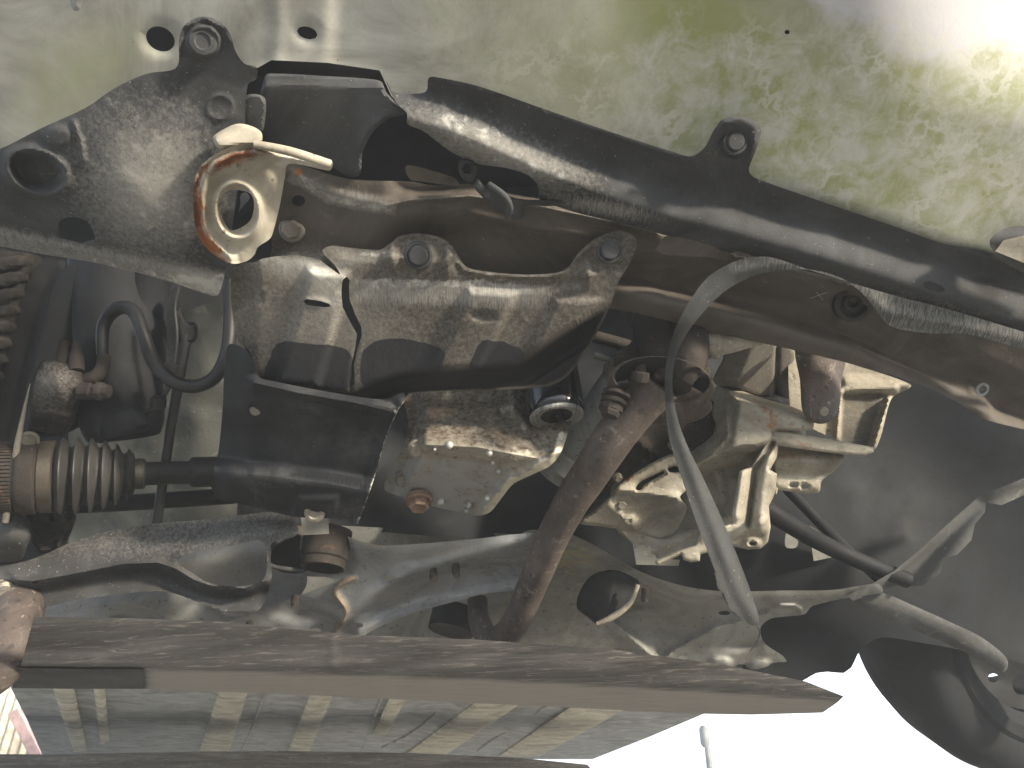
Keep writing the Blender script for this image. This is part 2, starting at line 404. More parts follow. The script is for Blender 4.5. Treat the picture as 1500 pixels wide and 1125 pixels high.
m_seam = mat('grey_seam_paint', (.075, .077, .078), (.115, .115, .113), 12, .75, 0, .4, .3, 200, (.25, .24, .21), 40, .6)
m_floor = mat('floor_pan_paint', (.50, .53, .56), (.62, .64, .65), 4, .6, .0, .4, .2, 100, (.36, .35, .32), 12, .6)
m_beige2 = mat('pale_rail_paint', (.80, .76, .64), (.84, .81, .71), 6, .6, 0, .4, .2, 100, (.42, .40, .36), 14, .62)
m_mount = mat('grey_mount', (.13, .12, .105), (.20, .185, .16), 16, .75, 0, .35, .5, 260, (.28, .26, .22), 50, .6, speck=[((.42, .40, .35), 240, .66, .6)])
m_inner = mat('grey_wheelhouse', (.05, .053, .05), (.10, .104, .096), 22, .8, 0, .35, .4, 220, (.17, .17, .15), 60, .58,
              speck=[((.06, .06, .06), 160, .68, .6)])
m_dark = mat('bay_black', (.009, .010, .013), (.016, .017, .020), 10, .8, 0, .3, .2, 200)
m_liner2 = mat('rear_liner_black', (.009, .011, .014), (.014, .016, .020), 10, .75, 0, .3, .2, 200)
m_tyre = mat('tyre_rubber', (.012, .013, .016), (.020, .022, .026), 16, .8, 0, .35, .3, 200)
m_tread = mat('muddy_tyre', (.018, .016, .014), (.036, .031, .027), 30, .9, 0, .3, .6, 200, (.08, .066, .054), 60, .6)
m_ground = mat('concrete_ground', (.36, .34, .30), (.46, .43, .38), .8, .9, 0, .3, .3, 30, (.40, .38, .34), 3, .62, bdist=.01)
m_fence = mat('corrugated_sheet_paint', (.62, .58, .48), (.72, .68, .58), 3, .5, .1, .5, .1, 30, (.5, .42, .32), 4, .66)
m_pink = mat('pink_trim', (.66, .46, .47), (.72, .54, .54), 3, .6, 0, .4, .1, 30)
m_post = mat('grey_galvanised', (.20, .21, .22), (.28, .29, .30), 3, .6, .4, .4, .1, 30)
m_bolt = mat('bolt_steel', (.22, .20, .17), (.34, .31, .26), 60, .5, .5, .5, .4, 300, (.16, .10, .06), 120, .58)
m_bronze = mat('rusty_plug', (.22, .14, .10), (.36, .24, .17), 60, .55, .4, .5, .5, 300, (.12, .07, .05), 90, .55)

# ------------------------------------------------------------------ setting: ground, fence, pole
def box_mesh(name, c, ax, mat_, parent=None, bev=0):
    """c centre, ax three half-axis vectors"""
    vs = [c + ax[0] * i + ax[1] * j + ax[2] * k for i in (-1, 1) for j in (-1, 1) for k in (-1, 1)]
    fs = [(0, 1, 3, 2), (4, 6, 7, 5), (0, 4, 5, 1), (2, 3, 7, 6), (0, 2, 6, 4), (1, 5, 7, 3)]
    me = bpy.data.meshes.new(name); me.from_pydata([tuple(v) for v in vs], [], fs); me.update()
    o = link(name, me, mat_, parent, 30)
    if bev:
        md = o.modifiers.new('bevel', 'BEVEL'); md.width = bev; md.segments = 2
    return o
me = bpy.data.meshes.new('ground'); n = 24
gv = []; gf = []
for j in range(n + 1):
    for i in range(n + 1):
        gx = (i / n * 2 - 1); gy = (j / n * 2 - 1); gx = 900 * gx * abs(gx) ** 2; gy = 900 * gy * abs(gy) ** 2
        gv.append((gx, gy, 0.0 if abs(gx) < 6 and abs(gy) < 6 else -.02 * random.random()))
for j in range(n):
    for i in range(n):
        a = j * (n + 1) + i; gf.append((a, a + 1, a + n + 2, a + n + 1))
me.from_pydata(gv, [], gf); g = link('ground', me, m_ground, None); g['kind'] = 'structure'

PARTS_BELOW = True
# ================================================================== THE CAR
def g2(X, Y, cx, cy, rx, ry, a=0): return np.exp(-ell(X, Y, cx, cy, rx, ry, a) ** 2)

# ---- bumper cover -------------------------------------------------
def d_bumper(X, Y):
    d = B(Y) + .012 + .03 * ss(1100, 1250, X) * ss(-60, 10, Y - (345 + (X - 1200) * .33))
    d = d + .6 * ridge(X, Y, [(404, -60), (410, 40), (404, 95)], 9, .004) + .004 * ss(478, 492, X - (Y - 40) * -.05) * ss(640, 492, X)
    d = d - .02 * ss(900, 1400, X) + .05 * ss(1250, 1650, X) * ss(160, -60, Y - (X - 1250) * .12)
    d = d + .0022 * np.sin(X / 190 + Y / 130)
    d = d + blob(X, Y, 235, 57, 30, 26, -.003, core=.6) + blob(X, Y, 450, 48, 22, 15, -.003, core=.6)
    return d
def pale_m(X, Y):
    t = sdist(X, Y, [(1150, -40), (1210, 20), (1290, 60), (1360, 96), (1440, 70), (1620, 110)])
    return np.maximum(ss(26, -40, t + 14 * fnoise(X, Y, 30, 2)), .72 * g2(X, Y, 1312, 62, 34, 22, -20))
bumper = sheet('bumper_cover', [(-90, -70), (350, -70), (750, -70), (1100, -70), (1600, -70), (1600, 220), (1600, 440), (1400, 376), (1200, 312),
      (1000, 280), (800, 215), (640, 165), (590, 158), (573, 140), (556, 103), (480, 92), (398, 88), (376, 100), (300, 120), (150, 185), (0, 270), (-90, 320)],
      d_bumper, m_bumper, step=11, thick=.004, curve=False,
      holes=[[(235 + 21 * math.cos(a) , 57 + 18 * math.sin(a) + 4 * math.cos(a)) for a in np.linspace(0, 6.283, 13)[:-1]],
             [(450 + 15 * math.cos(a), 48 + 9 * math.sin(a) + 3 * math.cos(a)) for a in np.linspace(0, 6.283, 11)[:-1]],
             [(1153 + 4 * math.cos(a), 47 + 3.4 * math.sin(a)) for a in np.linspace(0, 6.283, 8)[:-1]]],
      masks={'algae_sun': lambda X, Y: .95 * g2(X, Y, 1045, 70, 130, 75, 30) + .8 * g2(X, Y, 1200, 215, 190, 60, 20) + .7 * g2(X, Y, 1420, 190, 220, 120, 15)
                 + .5 * g2(X, Y, 120, 110, 110, 60, -30) + .42 * ss(500, 900, X),  # yellow-green ovals paint the sun patches along with the algal stain
             'algae_sun2': lambda X, Y: .50 * ss(620, 1000, X) * ss(-20, 100, Y + (X - 900) * .1) + .12 * g2(X, Y, 750, 130, 120, 60),
             'pale': pale_m}, label='pale bumper underside with green algal stain and painted sun patches')
sheet('bumper_brace', [(100, -30), (128, -30), (117, 14), (108, 16), (104, 8)], lambda X, Y: B(Y) - .004, m_sub, parent=bumper, step=6, thick=.004, edge=(6, .002))

# ---- splash liner at the left --------------------------------------
def d_liner(X, Y):
    d = B(Y) - .014
    d = d - .022 * g2(X, Y, 200, 270, 150, 120, 20) + .018 * ss(0, 60, Y - (325 + X * .215))
    d = d + ridge(X, Y, [(-60, 322), (0, 332), (120, 355), (240, 388), (330, 398)], 12, -.004)      # bend to the flange
    e = ell(X, Y, 54, 252, 46, 31, 22)
    d = d - .006 * np.exp(-((e - 1.0) / .17) ** 2) + .012 * ss(.95, .55, e) - .006 * ss(.7, 0, e)
    e = ell(X, Y, 298, 61, 25, 24, 20); d = d - .005 * ss(1.12, .95, e) + .0022 * ss(.82, .7, e)
    e = ell(X, Y, 322, 157, 20, 19); d = d - .0022 * ss(1.1, .9, e) + .002 * ss(.9, .75, e)
    e = ell(X, Y, 85, 200, 20, 17); d = d - .003 * ss(1.15, .7, e)
    d = d + ridge(X, Y, [(108, 180), (118, 205), (122, 235)], 6, .004) + ridge(X, Y, [(95, 242), (140, 244)], 3, .0012)
    d = d + ridge(X, Y, [(262, 75), (268, 40), (300, 27), (330, 42), (345, 75), (362, 96), (378, 102)], 7, .004)
    d = d + .0012 * fnoise(X, Y, 60)
    return d
liner_o = [(-70, 240), (0, 218), (60, 188), (125, 158), (170, 128), (215, 108), (258, 99), (262, 62), (268, 40), (285, 27), (305, 25), (325, 34), (338, 52),
           (345, 75), (358, 93), (376, 99), (375, 116), (364, 122), (360, 150), (358, 200), (345, 300), (332, 385), (326, 415), (318, 433), (300, 430),
           (240, 410), (150, 387), (60, 372), (0, 361), (-70, 350)]
liner = sheet('splash_liner', liner_o, d_liner, m_plastic, step=4.5, thick=.003,
      holes=[[(86, 340), (86, 326), (93, 320), (110, 318), (127, 324), (137, 340), (138, 360), (112, 354), (88, 348)]],
      masks={'mud': lambda X, Y: .62 * g2(X, Y, 225, 285, 75, 70, 35) + .30 * g2(X, Y, 215, 240, 130, 120) + .55 * g2(X, Y, 300, 412, 50, 18, 15) + .33 * ss(-5, 15, Y - (325 + X * .215)),
             'scuff': lambda X, Y: .35 * ss(-5, 12, Y - (328 + X * .215)), 'chalk_glint': lambda X, Y: .50 * g2(X, Y, 300, 412, 42, 14, 12) + .34 * g2(X, Y, 225, 305, 55, 42, 20) + .30 * ss(2, 10, Y - (338 + X * .215)) * ss(60, 160, X)}, label='black plastic liner spattered with mud')
bolt(298, 61, d_liner(np.array([298.]), np.array([61.])) - .001, 20, m_plastic, liner, 'cap', name='push_clip')

# ---- duct box behind the tow eye -----------------------------------
def d_duct(X, Y):
    d = B(Y) + .004
    d = d + .004 * ss(4, -4, Y - (124 + (X - 390) * .02)) - .014 * ss(520, 590, X) * ss(250, 140, Y)
    d = d + ridge(X, Y, [(386, 122), (560, 127)], 5, .003) + .010 * ss(530, 515, X) * ss(120, 250, Y)
    d = d + ridge(X, Y, [(514, 250), (516, 225), (535, 195), (560, 172)], 10, .004)
    return d
sheet('air_duct', [(392, 108), (470, 111), (556, 118), (566, 135), (588, 160), (594, 167), (574, 172), (555, 184), (540, 203), (531, 225), (527, 256), (508, 258),
      (480, 240), (430, 224), (382, 210), (376, 204), (378, 160), (386, 118)], d_duct, m_plastic, step=6, thick=.02, edge=(7, .004))
sheet('duct_dark_strip', [(378, 88), (398, 84), (480, 86), (562, 98), (572, 122), (560, 124), (470, 116), (380, 113)], lambda X, Y: B(Y) + .028 + 0 * X, m_hose, step=10, thick=.01)  # black strip standing in for the shaded gap above the duct
sheet('duct_hinge', [(358, 142), (388, 144), (386, 190), (376, 196), (356, 184)], lambda X, Y: B(Y) - .012 + 0 * X, m_plastic, step=6, thick=.02, edge=(5, .004))
sheet('duct_dark_strip', [(352, 190), (330, 180), (336, 168), (356, 168), (376, 200)], lambda X, Y: B(Y) + .0 + 0 * X, m_hose, step=8, thick=.01)

# ---- lower valance --------------------------------------------------
VC = [(560, 120), (640, 141), (700, 160), (800, 206), (900, 245), (1000, 276), (1100, 302), (1250, 345), (1400, 394), (1600, 455)]
def d_val(X, Y):
    t = sdist(X, Y, VC)
    d = B(Y) - .020 + .012 * ss(-60, 0, t)
    d = d - .016 * ss(-4, 46, t) + .030 * ss(44, 86, t)
    d = d - .012 * g2(X, Y, 1078, 195, 42, 40)
    e = ell(X, Y, 1076, 209, 24, 21); d = d + .004 * ss(1.15, .95, e)
    d = d + ridge(X, Y, [(1000, 232), (1022, 226), (1040, 205), (1058, 180), (1085, 174), (1108, 186), (1105, 210), (1094, 252), (1110, 266)], 7, .0035)
    d = d + ridge(X, Y, [(640, 120), (740, 142), (900, 203), (1000, 232)], 5, .0025) + ridge(X, Y, [(1110, 266), (1300, 330), (1400, 363), (1560, 420)], 5, .0025)
    d = d + blob(X, Y, 1170, 275, 8, 6, .001) + blob(X, Y, 1300, 335, 8, 6, .001) + blob(X, Y, 868, 210, 7, 5, .001)
    d = d + .0015 * fnoise(X, Y, 70, 3.1)
    return d
val_o = [(566, 120), (577, 134), (600, 137), (624, 134), (628, 114), (645, 114), (700, 126), (790, 157), (900, 195), (985, 222), (1012, 229), (1032, 216),
         (1046, 190), (1060, 174), (1085, 170), (1106, 178), (1115, 192), (1108, 218), (1097, 248), (1105, 260), (1200, 294), (1300, 328), (1380, 356), (1440, 368),
         (1500, 392), (1600, 430), (1600, 525), (1500, 488), (1400, 458), (1300, 432), (1200, 402), (1130, 384), (1080, 368), (1060, 372), (1000, 352), (940, 335), (900, 325),
         (850, 313), (800, 297), (790, 292), (788, 272), (772, 256), (740, 246), (700, 240), (660, 222), (620, 192), (597, 182), (596, 166), (580, 150)]
valance = sheet('lower_valance', val_o, d_val, m_plastic, step=6, thick=.004, feat=[(VC, 10)],
      holes=[[(1352, 414), (1362, 412), (1380, 419), (1384, 426), (1376, 428), (1356, 422)]],
      masks={'chalk_glint': lambda X, Y: .36 * g2(X, Y, 690, 195, 90, 26, 22) + .32 * g2(X, Y, 820, 258, 70, 16, 18) + .38 * g2(X, Y, 585, 128, 30, 10),
      'mud': lambda X, Y: .40 * g2(X, Y, 700, 205, 110, 35, 22) + .34 * g2(X, Y, 800, 245, 90, 25, 20) + .25 * ss(10, 50, sdist(X, Y, VC)) * ss(900, 700, X),
             'scuff': lambda X, Y: .55 * g2(X, Y, 890, 305, 100, 16, 10) * ss(20, 50, sdist(X, Y, VC)) + .35 * g2(X, Y, 1350, 440, 140, 12, 15)},
      label='long black plastic valance with a torn lower lip')
bolt(1076, 208, d_val(np.array([1076.]), np.array([208.])) - .0005, 19, m_plastic, valance, 'clip', name='push_clip')
# sockets hanging under the valance
clip = sheet('broken_clip', [(700, 262), (712, 272), (735, 278), (742, 286), (770, 292), (828, 294), (828, 300), (800, 302), (770, 302), (766, 318), (758, 322),
      (745, 316), (722, 304), (706, 288), (695, 274)], lambda X, Y: B(Y) - .022 + .02 * ss(690, 780, X), m_plastic, step=5, thick=.006, edge=(4, .003))
sheet('clip_socket', [(672, 236), (684, 232), (696, 240), (698, 254), (690, 268), (678, 262), (672, 250)], lambda X, Y: B(Y) - .006 + 0 * X, m_plastic, parent=clip, step=4, thick=.01,
      holes=[[(680, 242), (688, 241), (690, 249), (683, 252), (679, 248)]], edge=(4, .003))
tube('clip_hook', [(716, 270, B(270) - .02, 5), (740, 288, B(288) - .03, 5), (748, 306, B(306) - .028, 4), (742, 320, B(320) - .02, 3)], m_plastic, parent=clip, seg=10, step=5)
sheet('number_plate_bracket', [(1450, 352), (1480, 332), (1530, 340), (1570, 400), (1560, 420), (1500, 400), (1462, 376)], lambda X, Y: B(Y) - .034 + .012 * ss(350, 330, Y), m_plastic, step=7, thick=.006)
sheet('bracket_label', [(1470, 352), (1500, 345), (1560, 362), (1560, 410), (1458, 368)], lambda X, Y: B(Y) - .040 + 0 * X, m_tow, parent=bpy.data.objects['number_plate_bracket'], step=7, thick=.002, curve=False)

# ---- torn lip hanging as a strap -----------------------------------
def d_strip(X, Y):
    s = ss(1180, 980, X) * ss(380, 480, Y)
    d = B(Y) * 1.0 - .010
    d = np.where(Y > 520, .80 - .03 * ss(520, 950, Y), d)
    d = np.minimum(d, B(Y) - .024) - .028 * s
    cen = [(1600, 520), (1500, 500), (1390, 474), (1300, 458), (1240, 405), (1180, 386), (1130, 390), (1072, 402), (1030, 440), (998, 490), (982, 545), (980, 590), (992, 640), (1022, 720), (1052, 800), (1080, 870), (1104, 910)]
    dd, _ = dist(X, Y, cen); d = d - .003 * ss(16, 0, dd)
    t = sdist(X, Y, cen)
    d = d + .0035 * np.sin(t / 4.0) * ss(470, 600, Y) * .25
    return d
strip = sheet('hanging_lip', [(1600, 512), (1500, 486), (1400, 456), (1300, 430), (1200, 400), (1130, 377), (1095, 378), (1065, 388), (1035, 408), (1008, 445), (986, 490), (975, 540), (975, 600),
      (981, 645), (1000, 705), (1022, 770), (1048, 838), (1062, 880), (1082, 902), (1100, 916), (1112, 913), (1108, 892), (1092, 845), (1062, 770), (1030, 700), (1008, 655), (992, 610), (985, 560),
      (993, 515), (1016, 475), (1055, 432), (1095, 408), (1140, 396), (1185, 395), (1225, 404), (1258, 425), (1282, 452), (1305, 478), (1360, 488), (1420, 490), (1500, 512), (1600, 540)],
      d_strip, m_strip, step=5, thick=.003, smooth=50, masks={'scuff': lambda X, Y: .35 * ss(1100, 1300, X) + .25 * ss(430, 380, Y)},
      label='torn plastic lip hanging down in a long loop')
sheet('torn_shred', [(1046, 838), (1058, 842), (1066, 868), (1078, 896), (1070, 894), (1060, 872), (1052, 862)], lambda X, Y: d_strip(X, Y) - .004, m_strip, parent=strip, step=4, thick=.002, curve=False, jag=1.4)
tube('plastic_thread', [(1106, 910, .765, 1.6), (1113, 925, .765, 1.3), (1108, 942, .77, 1.1), (1098, 955, .77, 1)], m_strip, parent=strip, seg=6, step=6)
sheet('torn_flap', [(975, 345), (1000, 348), (1040, 354), (1048, 362), (1070, 372), (1075, 384), (1040, 378), (970, 372), (960, 366)], lambda X, Y: B(Y) - .004 + 0 * X, m_cross, parent=valance, step=7, thick=.003, jag=1.5, curve=False)

# ---- towing eye -----------------------------------------------------
def d_tow(X, Y):
    d = B(Y) - .055 + .012 * ss(375, 425, X)
    e = ell(X, Y, 347, 309, 25, 32, -8)
    d = d - .009 * np.exp(-((e - 1.28) / .22) ** 2) + .004 * ss(1.1, .95, e)
    # rolled outer edge at the left and top
    dd, _ = dist(X, Y, [(470, 232), (420, 222), (375, 214), (340, 219), (312, 233), (293, 254), (286, 285), (290, 330), (303, 358), (330, 382)])
    d = d - .008 * ss(20, 8, dd) + .009 * ss(8, 0, dd)
    return d + .0009 * fnoise(X, Y, 30)
def rust_e(X, Y):
    dd, _ = dist(X, Y, [(415, 222), (375, 216), (345, 221), (315, 236), (295, 256), (288, 285), (291, 330), (303, 358), (330, 382)])
    return ss(22, 4, dd)
hole = [(328, 284), (340, 278), (358, 280), (369, 286), (372, 302), (367, 322), (352, 334), (338, 337), (329, 326), (323, 304)]
tow = sheet('towing_eye', [(486, 236), (430, 220), (375, 209), (338, 215), (308, 231), (290, 250), (283, 285), (286, 332), (298, 358), (318, 376), (340, 386), (360, 383), (372, 374),
      (378, 362), (395, 350), (400, 340), (410, 300), (417, 262), (424, 240), (482, 250), (487, 244)], d_tow, m_tow, step=3, thick=.010, relax=3, holes=[hole],
      masks={'rusto': lambda X, Y: .60 * g2(X, Y, 335, 236, 42, 15, -18) + .62 * rust_e(X, Y) * g2(X, Y, 292, 320, 20, 80, -8) + .5 * rust_e(X, Y) * ss(320, 370, Y),
             'rust': lambda X, Y: .66 * g2(X, Y, 362, 227, 40, 11, -10) + .55 * g2(X, Y, 320, 244, 24, 10, -25) + .75 * rust_e(X, Y) * g2(X, Y, 287, 300, 14, 60) + .45 * ss(1.25, 1.0, ell(X, Y, 347, 309, 25, 32, -8)) * ss(335, 325, X),
             'pale': lambda X, Y: .45 * g2(X, Y, 340, 370, 40, 18) + .45 * ss(380, 420, X) * ss(262, 240, Y)}, label='cream painted towing eye with rusty rim')
sheet('hook_lip', [(312, 200), (330, 188), (350, 181), (372, 186), (384, 196), (380, 212), (350, 214), (322, 218), (314, 210)], lambda X, Y: B(Y) - .058 + .014 * ss(215, 185, Y), m_tow, parent=tow, step=5, thick=.012,
      edge=(7, .006))
tube('hook_arm', [(372, 211, B(211) - .062, 6), (425, 222, B(222) - .058, 7), (484, 241, B(241) - .05, 7)], m_tow, parent=tow, seg=12, step=8)
sheet('wire_shade', [(352, 286), (360, 282), (366, 290), (358, 300), (350, 310), (346, 322), (352, 300)], lambda X, Y: B(Y) - .03 + 0 * X, m_post, parent=tow, step=4, thick=.003)

# ---- radiator support / front crossmember --------------------------
ridge1 = [(560, 302), (600, 293), (690, 287), (790, 302), (900, 325), (960, 340)]
def d_cm(X, Y):
    d = B(Y) + .012
    t = sdist(X, Y, ridge1); d = d + .030 * ss(0, -34, t) * ss(560, 620, X) + ridge(X, Y, ridge1, 6, .003)
    d = d + .012 * ss(14, 60, t) * ss(540, 640, X) * ss(960, 900, X)
    d = d + ridge(X, Y, [(430, 254), (470, 275), (520, 292), (575, 300)], 12, .004)
    # right-hand half: two rolls along its length
    l1 = [(880, 395), (1000, 420), (1120, 450), (1250, 490), (1400, 560), (1480, 600), (1600, 640)]
    t = sdist(X, Y, l1)
    d = d + .022 * ss(-60, -8, t) * ss(860, 940, X) - .030 * ss(0, 26, t) * ss(860, 940, X)
    d = d + .020 * ss(28, 60, t) * ss(860, 940, X)
    # diagonal raised channel
    d = d + ridge(X, Y, [(1235, 470), (1270, 482), (1330, 520), (1400, 556), (1440, 590)], 26, .012)
    d = d + blob(X, Y, 1246, 442, 34, 26, -.014, 15, core=.55) + blob(X, Y, 1436, 572, 26, 17, .004, 15, core=.5)
    d = d + ridge(X, Y, [(690, 312), (770, 330), (860, 345)], 6, .003) + ridge(X, Y, [(960, 372), (1045, 384)], 3, .002)
    d = d + .0016 * fnoise(X, Y, 55, 5.5)
    return d
cm = sheet('front_crossmember', [(423, 238), (445, 243), (510, 262), (600, 266), (640, 272), (690, 270), (760, 286), (850, 300), (900, 312), (1000, 345), (1080, 360), (1140, 384), (1300, 425), (1400, 460),
      (1500, 492), (1600, 530), (1600, 655), (1500, 629), (1440, 613), (1400, 588), (1345, 562), (1250, 534), (1150, 510), (1050, 488), (980, 470), (920, 456), (880, 450), (820, 440), (700, 430),
      (500, 430), (400, 410), (398, 360), (404, 300), (414, 250)], d_cm, m_cross, step=5, thick=.006, feat=[(ridge1, 6), ([(880, 395), (1000, 420), (1120, 450), (1250, 490), (1400, 560), (1480, 600), (1600, 640)], 10)],
      holes=[[(437 + 10 * math.cos(a), 294 + 8 * math.sin(a)) for a in np.linspace(0, 6.283, 9)[:-1]],
             [(1437 + 5 * math.cos(a), 570 + 4 * math.sin(a)) for a in np.linspace(0, 6.283, 8)[:-1]]],
      masks={'mud': lambda X, Y: .62 * ss(14, 3, dist(X, Y, [(430, 262), (450, 270), (480, 288), (520, 298), (572, 306)])[0]) + .66 * g2(X, Y, 440, 378, 55, 18) + .35 * ss(4, 0, np.abs(sdist(X, Y, ridge1))),
             'scuff': lambda X, Y: .5 * g2(X, Y, 520, 290, 60, 14, 8), 'chalk_glint': lambda X, Y: .55 * g2(X, Y, 440, 376, 50, 12, 3) + .46 * ss(10, 2, dist(X, Y, [(440, 262), (460, 278), (490, 292), (522, 298), (570, 306)])[0]),
             'rusto': lambda X, Y: .55 * g2(X, Y, 436, 252, 14, 12) + .55 * g2(X, Y, 490, 252, 26, 6, 12),
             'rust': lambda X, Y: .55 * g2(X, Y, 500, 252, 60, 8, 12)}, label='brown dusty steel crossmember behind the valance')
bolt(428, 336, d_cm(np.array([428.]), np.array([336.])), 19, m_bolt, cm)
e_ = d_cm(np.array([1246.]), np.array([442.]))[0]
lathe('grommet', V(1246, 442, e_), cv(.1, -.3, 1), [(.021, 0), (.021, .006), (.016, .008), (.014, .002), (.010, .002), (.010, .005), (.006, .006), (.005, 0)], m_rubber, cm)
lathe('grommet', V(1438, 570, B(570) + .004), cv(.1, -.3, 1), [(.0075, 0), (.0075, .002), (.005, .002), (.005, 0)], m_sub, cm, inner=True, seg=16)
for pa in ([(1186, 437), (1212, 428)], [(1196, 428), (1206, 440)]):
    tube('scratch_mark', [(pa[0][0], pa[0][1], B(pa[0][1]) + .012, .8), (pa[1][0], pa[1][1], B(pa[1][1]) + .012, .8)], m_post, cm, seg=5)
sheet('dark_bracket', [(596, 242), (640, 252), (668, 262), (672, 272), (620, 266), (600, 262)], lambda X, Y: B(Y) + .02 + 0 * X, m_cross, cm, step=7)

# ---- undertray with the crack --------------------------------------
LIP = [(380, 548), (430, 560), (515, 572), (545, 556), (600, 541), (690, 535), (760, 527), (792, 505), (835, 478), (900, 440)]
def d_tray(X, Y):
    d = B(Y) - .012
    d = d + .010 * ss(45, 0, X - 338)                              # rolled left side
    P1 = [(452, 396), (508, 402), (498, 450), (466, 566), (404, 566), (432, 470)]
    P2 = [(686, 425), (756, 430), (728, 490), (700, 540), (634, 545), (660, 490)]
    P3 = [(815, 440), (880, 440), (800, 520), (772, 530)]
    d = d + plat(X, Y, P1, 6, .008) + plat(X, Y, P2, 6, .008) + plat(X, Y, P3, 6, .006)
    t = sdist(X, Y, LIP)
    d = d + .030 * ss(0, 30, t) - .008 * ss(34, 42, t)
    # upper band with bolt bosses and gussets
    up = [(470, 366), (520, 385), (580, 384), (680, 405), (800, 410), (850, 405), (900, 400)]
    t2 = sdist(X, Y, up); d = d + .006 * ss(4, -26, t2)
    d = d + ridge(X, Y, [(660, 372), (682, 396), (720, 404), (800, 406), (830, 398), (848, 374), (878, 350)], 6, .004)
    d = d + ridge(X, Y, [(700, 412), (800, 418), (850, 412)], 14, -.003)
    d = d + blob(X, Y, 613, 374, 30, 22, .005, 8, core=.75) + blob(X, Y, 893, 366, 28, 22, .006, 20, core=.75)
    for (cx, cy, wd, hh) in ((574, 378, 20, .011), (655, 385, 20, .013), (862, 402, 22, .009)):
        q = np.abs(X - cx) / wd + np.abs(Y - cy) / 26; d = d - hh * np.clip(1 - q, 0, 1)
    d = d + blob(X, Y, 708, 464, 24, 9, -.003, 5, core=.6) + blob(X, Y, 462, 443, 26, 9, .0015, 5, core=.6)
    d = d + blob(X, Y, 384, 424, 5, 4, .002) + blob(X, Y, 768, 468, 5, 3, .002) + blob(X, Y, 844, 470, 5, 3, .002)
    d = d + plat(X, Y, [(340, 400), (374, 400), (380, 440), (345, 455)], 9, -.006)
    cr = sdist(X, Y, [(470, 372), (507, 410), (503, 440), (527, 490), (515, 530), (516, 580)])
    d = d + ridge(X, Y, [(527, 488), (517, 530), (513, 572)], 3.5, -.003)
    return d + .0006 * fnoise(X, Y, 40, 1.5)
tray_o = [(388, 378), (430, 374), (466, 380), (482, 391), (498, 402), (490, 388), (476, 374), (473, 366), (485, 360), (505, 362), (555, 366), (572, 356), (585, 346), (612, 342), (645, 348), (664, 362), (680, 388),
          (700, 396), (760, 402), (812, 400), (832, 392), (848, 370), (872, 350), (905, 338), (928, 346), (932, 360), (924, 382), (905, 415), (893, 450), (868, 500), (845, 535), (826, 555), (800, 566),
          (750, 570), (640, 573), (600, 577), (588, 590), (560, 602), (470, 585), (390, 568), (376, 545), (366, 515), (350, 500), (342, 470), (338, 430), (340, 398), (356, 386), (372, 384)]
crack = [(503, 409), (508, 405), (512, 410), (511, 418), (512, 438), (520, 460), (529, 478), (530, 492), (523, 512), (518, 535), (519, 560), (516.5, 560), (515, 535), (520, 511), (523, 490), (511, 468), (502, 450), (500, 428), (501, 414)]
wetP = [[(400, 512), (420, 500), (455, 502), (490, 505), (515, 520), (520, 560), (500, 572), (395, 570)], [(530, 560), (530, 520), (555, 500), (610, 500), (650, 515), (640, 545), (560, 560)],
        [(690, 530), (705, 500), (740, 500), (770, 515), (760, 545), (690, 545)]]
def wet_m(X, Y):
    v = 0 * X
    for p in wetP:
        p = [tuple(q) for q in spline(p, 8)]
        i = inside(X, Y, p); dd, _ = dist(X, Y, p, True); v = np.maximum(v, ss(-9, 9, np.where(i, dd, -dd)))
    return v * .95
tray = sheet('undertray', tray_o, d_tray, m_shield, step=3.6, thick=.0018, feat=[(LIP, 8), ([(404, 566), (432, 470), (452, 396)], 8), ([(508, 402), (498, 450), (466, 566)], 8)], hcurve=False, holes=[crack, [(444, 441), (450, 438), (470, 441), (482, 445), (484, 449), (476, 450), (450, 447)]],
      masks={'wet_shade': lambda X, Y: wet_m(X, Y), 'lip': lambda X, Y: 1.0 * ss(-2, 14, sdist(X, Y, LIP)) * ss(2.0, 4.5, dist(X, Y, [(600, 577), (750, 570), (800, 566), (826, 555), (845, 535), (868, 500), (893, 450), (905, 415)])[0]), 'chalk_glint': lambda X, Y: .62 * g2(X, Y, 418, 385, 52, 12, 8) + .56 * g2(X, Y, 470, 402, 34, 16, 30) + .4 * g2(X, Y, 492, 440, 12, 30, 10) + .36 * g2(X, Y, 540, 372, 40, 6, 0) + .40 * ss(404, 410, Y) * ss(440, 414, Y) * ss(515, 540, X) * ss(800, 720, X),
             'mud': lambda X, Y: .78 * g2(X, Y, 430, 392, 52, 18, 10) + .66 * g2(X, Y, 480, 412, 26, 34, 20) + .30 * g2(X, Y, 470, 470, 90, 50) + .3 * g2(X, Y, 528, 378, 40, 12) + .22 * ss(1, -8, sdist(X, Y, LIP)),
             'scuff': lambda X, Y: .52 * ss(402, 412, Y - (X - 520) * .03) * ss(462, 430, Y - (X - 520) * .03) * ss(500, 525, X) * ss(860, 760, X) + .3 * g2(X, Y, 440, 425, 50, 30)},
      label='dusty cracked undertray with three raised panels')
bolt(613, 374, d_tray(np.array([613.]), np.array([374.])) + .001, 21, m_plastic, tray, 'clip', name='push_clip')
bolt(893, 366, d_tray(np.array([893.]), np.array([366.])) + .001, 20, m_plastic, tray, 'clip', name='push_clip')
